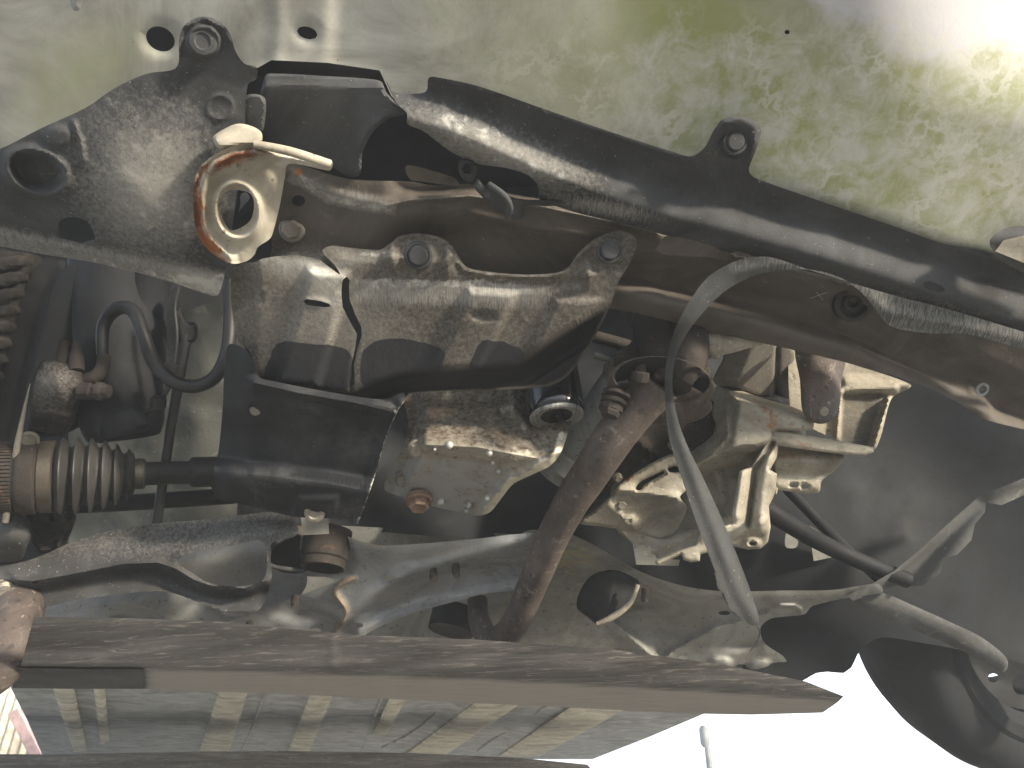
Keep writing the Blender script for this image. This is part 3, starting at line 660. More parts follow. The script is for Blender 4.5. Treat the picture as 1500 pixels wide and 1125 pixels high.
def d_side(X, Y):
    d = B(Y) - .030 + .020 * ss(590, 640, Y)
    l = [(370, 560), (440, 576), (520, 590), (572, 602)]
    d = d + ridge(X, Y, l, 13, .012)
    b = [(318, 680), (400, 690), (480, 700), (545, 712)]
    t = sdist(X, Y, b); d = d - .028 * ss(-14, 10, t) + .024 * ss(12, 60, t)
    d = d + .020 * ss(372, 330, X) * ss(720, 640, Y) + .012 * ss(340, 312, X)
    dd, _ = dist(X, Y, [(588, 590), (566, 640), (545, 700), (522, 766)]); d = d - .006 * ss(10, 0, dd)
    d = d + plat(X, Y, [(436, 728), (494, 728), (499, 760), (428, 757)], 7, .012)
    e = ell(X, Y, 372, 600, 9, 11); d = d + .004 * ss(1, .5, e)
    return d + .0008 * fnoise(X, Y, 50, 2.5)
side = sheet('side_tray', [(334, 506), (356, 510), (372, 530), (380, 552), (400, 558), (470, 572), (560, 585), (590, 575), (594, 584), (584, 600), (566, 640), (550, 695), (534, 742), (523, 768), (515, 764),
      (490, 760), (430, 757), (400, 750), (350, 738), (320, 730), (310, 715), (313, 690), (320, 660), (326, 600), (328, 550)], d_side, m_plastic, step=4, thick=.003, feat=[([(370, 560), (440, 576), (520, 590), (572, 602)], 8), ([(318, 680), (400, 690), (480, 700), (545, 712)], 8)],
      masks={'mud': lambda X, Y: .22 * ss(690, 720, Y) + .2 * g2(X, Y, 430, 595, 120, 12, 10), 'wet_shade': lambda X, Y: .62 + 0 * X, 'chalk_glint': lambda X, Y: .48 * ss(4, 1.5, dist(X, Y, [(594, 586), (584, 602), (566, 642), (550, 697), (534, 744), (523, 766)])[0])}, label='black lower tray below the cracked one')  # light right edge paints a rim highlight; whole tray toned near black
bolt(461, 751, d_side(np.array([461.]), np.array([751.])) + .0005, 15, m_bolt, side, 'cap', name='screw')
bolt(374, 601, d_side(np.array([374.]), np.array([601.])) - .001, 8, m_bolt, side, 'cap', name='screw')

# ---- oil pan --------------------------------------------------------
panface = [(596, 650), (640, 652), (700, 655), (735, 662), (790, 672), (822, 662)]
def d_pan(X, Y):
    t = sdist(X, Y, panface)
    d = .835 + .0010 * np.where(t < 0, -t, 0) + .0011 * np.where(t > 0, t, 0)
    dd, _ = dist(X, Y, [(835, 600), (826, 650), (810, 678), (780, 694), (750, 708), (732, 728), (712, 752)])
    d = d - .010 * ss(16, 7, dd) + .006 * ss(6, 0, dd)
    d = d + .035 * ss(626, 598, X - (660 - np.minimum(Y, 660)) * .05 + np.maximum(Y - 660, 0) * .45)
    d = d + ridge(X, Y, [(752, 560), (754, 600), (770, 622)], 12, .012) + .012 * ss(740, 700, X) * ss(600, 585, Y)
    for (x, y, r) in ((658, 652, 7), (717, 662, 5), (646, 734, 8), (688, 739, 8), (684, 748, 6), (714, 729, 5), (637, 659, 3), (722, 677, 2.5), (672, 729, 3), (731, 690, 4), (690, 692, 7), (655, 690, 5), (703, 672, 5)):
        d = d + blob(X, Y, x, y, r, r * .75, .0045)
    return d + .0014 * fnoise(X, Y, 22, 4)
pan = sheet('oil_pan', [(594, 560), (700, 558), (775, 560), (790, 578), (800, 598), (840, 598), (832, 632), (822, 662), (806, 682), (778, 696), (752, 709), (736, 728), (718, 750), (700, 755), (660, 748),
      (620, 738), (566, 720), (563, 710), (575, 680), (592, 655), (598, 620), (592, 590)], d_pan, m_pan, step=4, thick=.03, feat=[(panface, 5), ([(826, 650), (810, 678), (780, 694), (750, 708), (732, 728), (712, 752)], 8)], smooth=50,
      masks={'grime_shade': lambda X, Y: .50 * ss(20, -20, sdist(X, Y, panface)) + .25 * ss(620, 590, X),  # grimy upper wall; left edge darkened as the tray's shadow
             'clean': lambda X, Y: .62 * ss(8, 30, sdist(X, Y, panface)),
             'pale': lambda X, Y: .62 * g2(X, Y, 765, 668, 45, 12, 8) + .7 * ss(14, 5, dist(X, Y, [(826, 640), (815, 676), (780, 695), (750, 709), (732, 730), (714, 752)])[0]) + .55 * g2(X, Y, 655, 578, 14, 10) + .5 * g2(X, Y, 742, 598, 16, 14)},  # pale rim and right column painted as lit edges
      label='stained steel oil pan with a bent rim')
bolt(611, 657, d_pan(np.array([611.]), np.array([657.])), 14, m_bolt, pan); bolt(590, 702, d_pan(np.array([590.]), np.array([702.])), 12, m_bolt, pan)
for (x, y, r) in ((658, 652, 6), (717, 664, 5), (646, 735, 7), (688, 740, 7), (684, 748, 5), (714, 730, 5), (637, 659, 3), (722, 678, 3), (672, 729, 3), (731, 691, 4)):
    rr = r * .86 / FPX
    lathe('oil_drip', V(x, y, float(d_pan(np.array([float(x)]), np.array([float(y)]))[0])), cv(.1, -.5, .8), [(rr, -.001), (rr * .95, rr * .3), (rr * .7, rr * .7), (rr * .3, rr * .95), (rr * .02, rr)], m_filter_end, pan, seg=14, smooth=70)
bolt(614, 733, d_pan(np.array([614.]), np.array([725.])) - .004, 20, m_bronze, pan, name='drain_plug', axis=cv(.1, -.7, .7))

# ---- oil filter ------------------------------------------------------
ax = cv(.10, -.87, .48); R_ = 42 * .87 / FPX
flt = lathe('oil_filter', V(815, 607, .86), ax, [(R_ * .98, -.115), (R_, -.11), (R_, -.010), (R_ * .99, -.003), (R_ * .93, .002)], m_filter, seg=48, label='black spin-on oil filter, reflection streaks painted on its end')
lathe('filter_end', V(815, 607, .86), ax, [(R_ * .95, -.002), (R_ * .93, .004), (R_ * .88, .0055), (R_ * .82, .003), (R_ * .5, .0018), (R_ * .05, .002)], m_filter_end, flt, seg=48)

# ---- exhaust ----------------------------------------------------------
pipe = tube('exhaust_pipe', [(965, 560, .82, 36), (935, 596, .83, 31), (900, 640, .84, 30), (867, 690, .86, 28), (833, 742, .89, 25.5), (806, 795, .92, 23.5), (783, 850, .96, 22), (761, 900, .99, 21), (743, 928, 1.02, 20),
      (718, 936, 1.05, 17), (702, 910, 1.08, 16), (700, 880, 1.11, 15)], m_exhaust, seg=32, step=8, wob=.05, label='brown front exhaust pipe')
def lens(cx, cy, rx, ry, a, pw=1.4):
    out = []
    for t in np.linspace(0, 2 * math.pi, 26)[:-1]:
        c, s = math.cos(t), math.sin(t); u = rx * math.copysign(abs(c) ** .9, c); v = ry * math.copysign(abs(s) ** pw, s)
        r = math.radians(a); out.append((cx + u * math.cos(r) - v * math.sin(r), cy + u * math.sin(r) + v * math.cos(r)))
    return out
fl = sheet('exhaust_flange', lens(968, 564, 80, 42, 4, 1.1), lambda X, Y: .80 - .0012 * (562 - Y), m_exhaust, pipe, step=4, thick=.006, edge=(3, .002), holes=[lens(970, 556, 70, 33, 4, 1.1)])
sheet('flange_gasket', lens(970, 558, 72, 35, 4, 1.1), lambda X, Y: .825 - .0012 * (562 - Y), m_iron, pipe, step=6, thick=.004)
sheet('exhaust_flange', lens(962, 588, 82, 33, 6, 1.1), lambda X, Y: .835 - .0009 * (588 - Y), m_exhaust, pipe, step=5, thick=.012, edge=(9, .005))
for k, (x, y) in enumerate(((903, 577), (899, 588), (895, 598))):
    lathe('spring_coil', V(x, y, .815 ), cv(-.3, -1, .35), [(.010 + .0015 * k, -.003), (.0155 - .001 * k, -.001), (.0155 - .001 * k, .003), (.010, .005)], m_rusty, pipe, seg=20)
lathe('flange_bolt', V(897, 590, .815), cv(-.3, -1, .35), [(.012, -.01), (.012, .012), (.010, .016)], m_rusty, pipe, hexa=True, smooth=20)
for (x, y) in ((937, 555), (1026, 548)):
    lathe('flange_bolt', V(x, y, .80), cv(.1, .9, .2), [(.010, -.002), (.010, .008), (.006, .009), (.006, .020), (.004, .022)], m_rusty, pipe, seg=10, smooth=25)
mani = tube('exhaust_manifold', [(962, 440, .90, 48), (975, 490, .86, 44), (985, 530, .825, 38), (982, 566, .81, 30)], m_rusty, seg=28, step=8, label='dark rusty exhaust manifold elbow')
tube('manifold_branch', [(1010, 470, .83, 26), (1012, 510, .80, 26), (1006, 535, .795, 25), (996, 556, .795, 18)], m_rusty, mani, seg=24, step=6)
sheet('heat_shield', [(930, 455), (960, 462), (975, 500), (962, 540), (935, 560), (905, 545), (900, 520), (925, 500)], lambda X, Y: .86 + 0 * X, m_rusty, mani, step=8, thick=.004, edge=(8, .006))
sn = tube('oxygen_sensor', [(1020, 508, .81, 17), (1034, 507, .81, 17), (1036, 506, .81, 19), (1052, 506, .81, 19), (1054, 506, .81, 15), (1072, 503, .81, 14), (1090, 501, .815, 11), (1116, 500, .82, 6)], m_alloy, seg=20, step=4, label='oxygen sensor lit beside the manifold')

# ---- transmission ------------------------------------------------------
TD = .89
def d_case(X, Y):
    A = TD - .022 - .00022 * (Y - 600) - .00006 * (X - 1100)
    t = sdist(X, Y, [(1092, 560), (1080, 610), (1066, 655), (1036, 700)])   # positive on the left
    Lf = TD - .020 + .0016 * t
    u = sdist(X, Y, [(900, 700), (1000, 685), (1060, 672), (1110, 668), (1200, 640)])
    Bt = TD + .004 + .0022 * u
    Up = TD - .010 + .0030 * (578 + (X - 1050) * .22 - Y)
    d = np.maximum(np.maximum(A, Lf), np.maximum(Bt, Up))
    d = np.minimum(d, TD + .06)
    d = d + ridge(X, Y, [(1062, 590), (1066, 640), (1040, 668), (1000, 690)], 5, .010) + ridge(X, Y, [(1012, 668), (960, 700), (920, 712)], 7, .010)
    return d + .0008 * fnoise(X, Y, 22, 6)
tcore = lambda X, Y: TD + .045 + .0003 * np.abs(X - 1050)
trans = sheet('transmission_case', [(1042, 590), (1046, 572), (1054, 564), (1085, 572), (1120, 584), (1158, 595), (1178, 604), (1192, 618), (1188, 630), (1150, 630), (1134, 632), (1128, 648), (1106, 682), (1086, 684),
      (1072, 698), (1046, 704), (1010, 700), (985, 712), (955, 730), (930, 720), (915, 708), (945, 690), (985, 668), (1018, 656), (1048, 632), (1044, 610)], d_case, m_alloy, step=5, thick=.08, edge=(5, .006), smooth=40, feat=[([(1092, 575), (1080, 610), (1066, 655), (1036, 695)], 5), ([(920, 697), (1000, 685), (1060, 672), (1110, 668)], 5)],
      masks={'rusto': lambda X, Y: .30 * g2(X, Y, 1140, 620, 40, 26) + .22 * g2(X, Y, 1080, 690, 50, 16) + .2 * g2(X, Y, 1110, 600, 60, 20)}, label='dirty cast alloy transmission housing')
sheet('engine_mount_block', [(1045, 560), (1058, 528), (1066, 508), (1110, 500), (1158, 508), (1164, 530), (1160, 592), (1120, 582), (1080, 568)], lambda X, Y: np.maximum(TD - .012 + .0006 * (1104 - (Y - 500) * .38 - X), TD - .012 + .00080 * (X - 1104 + (Y - 500) * .38)) + .0009 * (Y - 540) + .014 * ss(1134, 1137, X + (Y - 540) * .05) * ss(1143, 1139, X), m_mount, step=4, thick=.06, edge=(5, .004), smooth=25,
      label='grey block above the alloy housing')
sheet('housing_fin', [(1160, 500), (1205, 520), (1333, 563), (1306, 584), (1290, 640), (1276, 660), (1190, 628), (1180, 608), (1158, 596)],
      lambda X, Y: TD + .035 + ridge(X, Y, [(1230, 572), (1310, 570)], 10, .010) + ridge(X, Y, [(1232, 575), (1226, 640)], 4, .010) + ridge(X, Y, [(1302, 585), (1280, 655)], 5, .02) + ridge(X, Y, [(1240, 560), (1330, 564)], 14, .01),
      m_alloy, trans, step=3.5, thick=.02, masks={'wet_shade': lambda X, Y: .75 * ss(572, 580, Y) * ss(1230, 1236, X) * ss(1300, 1290, X - (575 - Y) * .3)})  # dark patch paints the shadow above the ledge
def d_rib(X, Y):
    d = TD - .024 - .00012 * (Y - 640)
    d = d + .012 * ss(12, 34, sdist(X, Y, [(1133, 630), (1280, 660)])) * ss(1130, 1150, X)
    l = [(1132, 650), (1106, 690), (1096, 770)]; d = d + .014 * ss(6, 0, dist(X, Y, l)[0])
    d = d + ridge(X, Y, [(1088, 690), (1078, 755)], 12, .010) + ridge(X, Y, [(1126, 668), (1112, 770)], 16, .008)
    d = d + .016 * ss(770, 800, Y) + blob(X, Y, 1102, 796, 15, 9, .012, core=.6) + blob(X, Y, 1102, 796, 7, 4, -.012, core=.3)
    d = d + blob(X, Y, 1116, 762, 14, 10, .008, -30, core=.4)
    return d + .0007 * fnoise(X, Y, 20, 9)
sheet('casing_core', [(900, 700), (960, 650), (1040, 600), (1060, 560), (1165, 590), (1180, 630), (1180, 690), (1160, 706), (1130, 716), (1120, 790), (1060, 795), (1010, 806), (960, 815), (935, 800), (900, 770)],
      tcore, m_alloy, trans, step=8, thick=.04, edge=(10, .01), masks={'wet_shade': lambda X, Y: .2 + 0 * X})
rib = sheet('housing_flange', [(1133, 628), (1180, 637), (1230, 646), (1279, 655), (1280, 662), (1266, 668), (1220, 664), (1140, 653), (1138, 670), (1128, 688), (1138, 694), (1137, 716), (1132, 730), (1126, 742),
      (1129, 772), (1125, 794), (1114, 804), (1096, 805), (1070, 799), (1042, 808), (1026, 812), (1025, 822), (1012, 824), (1001, 820), (998, 812), (964, 829), (958, 822), (990, 808), (1018, 798), (1026, 782),
      (1046, 773), (1074, 766), (1072, 752), (1083, 690), (1100, 684), (1118, 655)], d_rib, m_alloy, trans, step=3, thick=.04, edge=(5, .005), curve=False, smooth=50,
      masks={'rusto': lambda X, Y: .34 * g2(X, Y, 1180, 652, 50, 10, 8)})
sheet('bell_housing', [(930, 705), (1000, 680), (1090, 680), (1080, 770), (1050, 778), (1020, 800), (960, 824), (930, 800), (905, 760)],
      lambda X, Y: TD + .035 + .03 * ss(1.1, 0, ell(X, Y, 1010, 740, 80, 70)) + ridge(X, Y, [(1050, 690), (1060, 730), (1040, 765), (1000, 788), (955, 808)], 7, .012), m_alloy, trans, step=6, thick=.02,
      masks={'wet_shade': lambda X, Y: .35 - .25 * ss(9, 4, dist(X, Y, [(1050, 690), (1060, 730), (1040, 765), (1000, 788), (955, 808)])[0])}, smooth=50)  # hollow painted dark as shade, ridge kept paler
sheet('lower_casting', [(849, 766), (870, 748), (893, 728), (905, 712), (935, 690), (975, 668), (998, 664), (1003, 690), (1006, 716), (996, 728), (1006, 742), (1000, 762), (985, 784), (966, 790), (940, 785), (925, 778), (885, 772)],
      lambda X, Y: TD + .004 + .03 * ss(712, 790, Y) - .012 * ss(4, -10, np.abs(sdist(X, Y, [(905, 716), (1000, 730)])) - 6) + blob(X, Y, 922, 764, 13, 10, .014, core=.6) + blob(X, Y, 922, 764, 7, 4, -.01) + ridge(X, Y, [(892, 740), (915, 760)], 5, .006),
      m_alloy, trans, step=5, thick=.03, edge=(5, .005), holes=[[(978, 686), (992, 683), (998, 688), (990, 692), (980, 691)], [(931, 716), (938, 706), (972, 690), (974, 693), (944, 710), (938, 718)]],
      masks={'wet_shade': lambda X, Y: .5 * g2(X, Y, 975, 755, 45, 30), 'rusto': lambda X, Y: .3 * g2(X, Y, 930, 700, 40, 20)}, smooth=50)  # darker oval inside the casting
sheet('stay_plate', [(927, 797), (953, 800), (962, 818), (996, 820), (994, 829), (932, 827)], lambda X, Y: TD + .03 + 0 * X, m_alloy, trans, step=7, thick=.004, curve=False)
sheet('differential_housing', [(1137, 650), (1190, 655), (1236, 668), (1222, 690), (1204, 704), (1198, 722), (1160, 720), (1136, 713)],
      lambda X, Y: TD + .012 - .02 * g2(X, Y, 1180, 675, 60, 16) - .008 * ss(698, 706, Y) + .01 * ss(715, 722, Y), m_alloy, trans, step=5, thick=.04, edge=(6, .006),
      holes=[[(1156, 711), (1163, 708), (1168, 711), (1161, 714)], [(1173, 712), (1180, 709), (1185, 713), (1178, 716)]],
      masks={'wet_shade': lambda X, Y: .30 * ss(650, 665, Y) * ss(700, 690, Y), 'rusto': lambda X, Y: .4 * g2(X, Y, 1160, 668, 30, 12)})  # dark band paints the shadow beneath the flange ledge
tube('dowel_pin', [(1126, 716, TD - .005, 5), (1138, 719, TD - .01, 5)], m_alloy, trans, seg=12)
tab = sheet('heat_tab', [(1168, 500), (1234, 516), (1232, 560), (1228, 600), (1220, 614), (1204, 621), (1186, 616), (1175, 600), (1172, 560)], lambda X, Y: TD - .045 + .02 * (np.clip(np.abs(X - 1198) / 36, 0, 1)) ** 2, m_exhaust, step=5, thick=.012, edge=(6, .004),
      label='rounded brown metal tab hanging over the alloy housing')
bolt(1207, 603, TD - .045, 7, m_bolt, tab, 'cap', name='rivet')
shaft2 = tube('intermediate_pipe', [(812, 700, .94, 28), (845, 652, .93, 28), (885, 590, .92, 27), (925, 530, .92, 26)], m_beige, seg=24, step=10, label='beige pipe crossing behind the exhaust')
tube('pipe_collar', [(828, 690, .935, 34), (842, 668, .93, 34)], m_beige, shaft2, seg=24, step=10)
sheet('starter_body', [(930, 610), (1040, 585), (1045, 640), (1010, 662), (960, 676), (920, 690), (880, 730), (850, 760), (840, 740), (880, 690)],
      lambda X, Y: TD + .05 - .02 * g2(X, Y, 1005, 620, 30, 60, 30) + ridge(X, Y, [(925, 640), (955, 665)], 8, .015), m_rusty, step=7, thick=.02)
for (x, y, r) in ((988, 652, 9), (910, 738, 9), (905, 700, 7), (893, 540, 9)):
    bolt(x, y, TD + .015, r, m_bolt, trans)
tube('fuel_line', [(870, 520, .93, 5), (900, 530, .93, 5), (935, 540, .93, 5)], m_alloy, seg=10, label='thin metal line behind the manifold')
tube('bypass_hose', [(868, 492, .97, 9), (915, 505, .97, 9), (960, 520, .97, 8)], m_rusty, seg=12, label='rusty brace above the manifold flange')

# ---- drive shaft and boot -----------------------------------------------
def px(x, y, d): return V(x, y, d)
A0, A1 = V(0, 700, .86), V(340, 690, .97); axd = (A1 - A0).normalized(); LEN = (A1 - A0).length
def hx(x): return (x / 340.0) * LEN
def rp(r): return r * .88 / FPX
cvj = lathe('cv_boot', A0, axd, sum([[(rp(a), hx(x0 - 5)), (rp(a - 1), hx(x0 - 2)), (rp(a - 13), hx(x0 + 4)), (rp(a - 15), hx(x0 + 8)), (rp(a - 12), hx(x0 + 11))] for x0, a in ((88, 57), (108, 58), (128, 56), (147, 52), (164, 46))], [(rp(50), hx(76))])
            + [(rp(39), hx(178)), (rp(30), hx(186)), (rp(22), hx(188)), (rp(21), hx(204))], m_rubber, seg=56, label='ribbed rubber boot on the drive shaft', smooth=60)
lathe('clamp_band', A0, axd, [(rp(50), hx(52)), (rp(52), hx(54)), (rp(53), hx(72)), (rp(50), hx(74))], m_brass, cvj, seg=56)
lathe('clamp_band', A0, axd, [(rp(21), hx(187)), (rp(23.5), hx(188)), (rp(23.5), hx(201)), (rp(21), hx(202))], m_brass, cvj, seg=32)
joint = lathe('joint_housing', A0, axd, [(rp(40), hx(16)), (rp(49), hx(22)), (rp(54), hx(30)), (rp(54), hx(48)), (rp(48), hx(54))], m_rusty, cvj, seg=48)
ring = lathe('sensor_ring', A0, axd, [(rp(47), hx(-6)), (rp(50), hx(-4)), (rp(50), hx(22)), (rp(46), hx(24))], m_iron, cvj, seg=48)
u_, v_ = frame(axd)
tv = []; tf = []
for k in range(60):
    a = 2 * math.pi * k / 60; c = A0 + axd * hx(9) + (u_ * math.cos(a) + v_ * math.sin(a)) * rp(50.5)
    tan = (-u_ * math.sin(a) + v_ * math.cos(a)); rad = (u_ * math.cos(a) + v_ * math.sin(a)); b0 = len(tv)
    for i in (-1, 1):
        for j in (-1, 1):
            for l in (-1, 1): tv.append(tuple(c + tan * i * .0013 + axd * j * hx(11) + rad * l * .0015))
    tf += [tuple(b0 + q for q in f) for f in ((0, 1, 3, 2), (4, 6, 7, 5), (0, 4, 5, 1), (2, 3, 7, 6), (0, 2, 6, 4), (1, 5, 7, 3))]
me = bpy.data.meshes.new('ring_teeth'); me.from_pydata(tv, [], tf); tt = link('ring_teeth', me, m_rusty, cvj)
lathe('drive_shaft', A0, axd, [(rp(18), hx(196)), (rp(18), hx(270)), (rp(21), hx(272)), (rp(24), hx(276)), (rp(24), hx(345))], m_iron, cvj, seg=28)

# ---- hub, caliper, strut, hoses ------------------------------------------
shield_ = sheet('brake_dust_shield', [(62, 380), (96, 384), (84, 410), (66, 452), (52, 500), (42, 550), (32, 600), (20, 660), (12, 715), (4, 770), (-40, 780), (-40, 640), (8, 520), (30, 440)],
      lambda X, Y: .86 + .0004 * (Y - 500) * .3 - .012 * ss(9, 2, dist(X, Y, [(92, 392), (66, 452), (52, 500), (42, 550), (32, 600), (20, 660), (12, 715), (4, 770)])[0]), m_iron, step=7, thick=.003, smooth=50,
      masks=None, label='dark brake dust shield with a worn bright edge')
tube('shield_rim', [(44, 562, .84, .8), (36, 600, .84, 2.6), (26, 650, .842, 4.5), (17, 700, .845, 4.5), (8, 765, .85, 4.5)], m_bolt, shield_, seg=10)
def d_cal(X, Y):
    d = .875 + .025 * ss(590, 650, Y) - .03 * g2(X, Y, 85, 560, 42, 40) + ridge(X, Y, [(60, 606), (108, 612)], 10, .006) + .0025 * fnoise(X, Y, 16, 3)
    return d
cal = sheet('brake_caliper', [(40, 610), (46, 560), (60, 530), (82, 528), (98, 532), (122, 542), (126, 566), (116, 590), (110, 612), (100, 632), (86, 638), (50, 632), (38, 650)], d_cal, m_rusty, step=5, thick=.06, edge=(9, .012), smooth=60,
      masks={'mud': lambda X, Y: .36 * g2(X, Y, 70, 565, 45, 40)}, label='rusty brake caliper')
tube('guide_pin', [(118, 573, .86, 13), (134, 573, .86, 13), (136, 573, .86, 10), (142, 573, .86, 10), (143, 573, .86, 14), (150, 573, .86, 14), (152, 573, .86, 11), (160, 573, .86, 10)], m_rusty, cal, seg=8, step=30, smooth=25)
tube('bleed_screw', [(112, 545, .86, 11), (112, 522, .87, 10), (112, 512, .87, 6), (112, 500, .87, 5)], m_rusty, cal, seg=12, step=30)
tube('bleed_screw', [(92, 535, .87, 9), (93, 515, .87, 8), (94, 498, .87, 6)], m_rusty, cal, seg=12, step=30)
tube('banjo_pipe', [(118, 556, .87, 9), (138, 553, .87, 10), (150, 540, .88, 10), (152, 524, .89, 9)], m_rusty, cal, seg=14, step=6)
sheet('caliper_bracket', [(36, 640), (44, 630), (52, 640), (44, 660), (36, 664)], lambda X, Y: .865 + 0 * X, m_rusty, cal, step=5, thick=.008, curve=False)
bolt(43, 645, .862, 13, m_bolt, cal, axis=cv(.5, -.2, .8))
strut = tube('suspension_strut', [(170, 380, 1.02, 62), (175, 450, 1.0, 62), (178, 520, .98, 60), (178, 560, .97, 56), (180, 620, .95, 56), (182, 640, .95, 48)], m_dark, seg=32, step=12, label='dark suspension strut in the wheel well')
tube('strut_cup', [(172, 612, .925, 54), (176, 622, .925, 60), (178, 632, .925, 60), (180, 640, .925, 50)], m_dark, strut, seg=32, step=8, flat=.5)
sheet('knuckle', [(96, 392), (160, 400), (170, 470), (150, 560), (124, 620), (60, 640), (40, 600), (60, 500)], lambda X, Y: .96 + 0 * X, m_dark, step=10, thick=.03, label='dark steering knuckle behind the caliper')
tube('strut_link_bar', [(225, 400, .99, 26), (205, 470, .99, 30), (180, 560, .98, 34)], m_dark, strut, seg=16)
tube('brake_hose', [(150, 520, .90, 8), (152, 475, .90, 9), (172, 452, .89, 10), (195, 455, .88, 10), (210, 490, .87, 10), (225, 530, .87, 10), (252, 558, .87, 10), (285, 566, .875, 10), (315, 552, .88, 10), (333, 515, .89, 10), (338, 460, .90, 10), (336, 410, .90, 10)], m_hose, seg=16, step=8, label='black brake hose looping through the wheel well')
lnk = tube('stabiliser_link', [(274, 490, .93, 7), (262, 560, .935, 7), (248, 640, .94, 7), (237, 715, .945, 7), (229, 770, .95, 7)], m_hose, seg=14, label='thin stabiliser link rod')
sheet('link_joint', [(262, 448), (272, 470), (288, 474), (286, 500), (264, 502), (258, 480), (254, 455)], lambda X, Y: .925 + 0 * X, m_iron, lnk, step=6, thick=.03, edge=(6, .008))
sheet('link_bracket', [(256, 420), (330, 424), (334, 446), (310, 442), (272, 458), (262, 470), (252, 450)], lambda X, Y: .955 + 0 * X, m_iron, lnk, step=8, thick=.01)
tube('sensor_wire', [(262, 420, .90, 3), (256, 450, .90, 3), (259, 490, .90, 3), (256, 525, .90, 3), (250, 550, .90, 3.5), (244, 572, .90, 4), (226, 596, .90, 4), (206, 608, .91, 3.5)], m_hose, seg=8, step=8, label='thin sensor wire beside the link rod')
for (x, y, r) in ((250, 542, 12), (232, 590, 7)):
    lathe('wire_clip', V(x, y, .895), cv(.2, 1, .2), [(.006, -.008), (.009, -.006), (.009, .006), (.006, .008)], m_iron, bpy.data.objects['sensor_wire'], seg=12)
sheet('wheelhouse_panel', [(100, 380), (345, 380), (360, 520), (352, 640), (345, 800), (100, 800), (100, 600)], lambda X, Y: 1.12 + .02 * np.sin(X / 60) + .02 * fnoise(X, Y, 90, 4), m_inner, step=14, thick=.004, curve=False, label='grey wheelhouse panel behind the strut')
tube('tie_rod', [(60, 742, .98, 12), (160, 738, .99, 12), (345, 726, 1.0, 12)], m_iron, seg=14, label='dark tie rod below the drive shaft')

def d_tyL(X, Y):
    return .86 + .0002 * (Y - 400)
# left front wheel: tread seen edge-on at the frame edge
wheel = bpy.data.objects.new('wheel', None); COL.objects.link(wheel); wheel.parent = CAR; wheel['label'] = 'left front wheel with muddy tread'
ty = sheet('tyre', [(-80, 366), (20, 368), (62, 378), (54, 402), (34, 440), (16, 490), (6, 540), (-4, 600), (-80, 620)], lambda X, Y: .84 + .03 * ss(40, 70, X + (Y - 370) * .35) + .004 * fnoise(X, Y, 20, 8), m_tread, wheel, step=7, thick=.05, smooth=50)
for k in range(9):
    y0 = 372 + k * 24; xr = 48 - k * 6.2
    sheet('tread_block', [(-50, y0 + 14), (xr - 18, y0 + 2), (xr, y0 + 6), (xr + 2, y0 + 14), (xr - 20, y0 + 20), (-50, y0 + 30)], lambda X, Y: .832 + .02 * ss(30, 60, X + (Y - 370) * .3), m_tread, wheel, step=7, thick=.014, edge=(4, .003), jag=.8)

# ---- lower control arm -----------------------------------------------------
RL = [(-30, 846), (49, 851), (110, 840), (179, 826), (231, 824), (256, 832), (284, 849), (310, 858), (358, 862), (392, 850)]
def d_arm(X, Y):
    d = .93 + .0003 * (400 - X) * .1
    up = [(-30, 850), (60, 845), (150, 826), (260, 812), (340, 800), (430, 786)]
    t = sdist(X, Y, up)
    d = d - .025 * ss(-50, -4, t) + ridge(X, Y, RL, 7, .009)
    t2 = sdist(X, Y, RL)
    d = d + .020 * ss(4, 14, t2) * ss(420, 380, X) - .010 * ss(20, 50, t2)
    d = d + ridge(X, Y, [(0, 893), (60, 890), (112, 877), (187, 867), (231, 864), (284, 878), (330, 896), (377, 892)], 6, .007)
    e = ell(X, Y, 8, 860, 16, 18); d = d + .008 * ss(1.2, .8, e)
    return d + .002 * fnoise(X, Y, 50, 7.7)
arm = sheet('control_arm', [(-60, 836), (0, 829), (37, 822), (70, 810), (98, 797), (149, 780), (220, 768), (299, 761), (350, 755), (392, 750), (418, 752), (436, 770), (432, 786), (400, 794), (396, 812), (398, 846), (388, 880),
      (377, 895), (358, 903), (335, 901), (310, 893), (284, 880), (254, 869), (231, 866), (187, 869), (112, 879), (60, 892), (30, 898), (0, 893), (-60, 890)], d_arm, m_arm, step=6, thick=.02, feat=[(RL, 7)],
      holes=[[(269, 814), (300, 806), (336, 800), (385, 794), (388, 845), (358, 858), (320, 857), (298, 850), (280, 838), (262, 826)], [(46, 853), (54, 850), (57, 853), (49, 856)], [(255, 814), (264, 812), (262, 816)]],
      masks={'mud': lambda X, Y: .22 * ss(845, 800, Y)}, label='speckled black lower control arm')
lathe('arm_bolt', V(6, 860, .925), cv(.6, -.2, .8), [(.016, -.01), (.016, .004), (.012, .006), (.011, .010), (.007, .012), (.006, .018)], m_bolt, arm, seg=20)
ball = sheet('ball_joint', [(-20, 745), (10, 742), (30, 745), (38, 756), (48, 780), (40, 800), (30, 822), (0, 826), (-20, 826)], lambda X, Y: .90 - .02 * g2(X, Y, 10, 780, 40, 30) + .02 * ss(795, 825, Y), m_arm, step=6, thick=.05, edge=(8, .01), label='grey ball joint block')
sheet('knuckle_foot', [(40, 746), (80, 748), (110, 752), (106, 775), (92, 800), (60, 812), (44, 790)], lambda X, Y: .94 + .015 * fnoise(X, Y, 20, 2), m_rusty, ball, step=6, thick=.05, edge=(8, .01))
shk = tube('lower_stay', [(38, 850, .99, 30), (30, 885, .93, 32), (20, 930, .88, 34), (4, 975, .86, 30), (-30, 1010, .85, 24)], m_exhaust, seg=24, label='brown stay tube below the control arm')

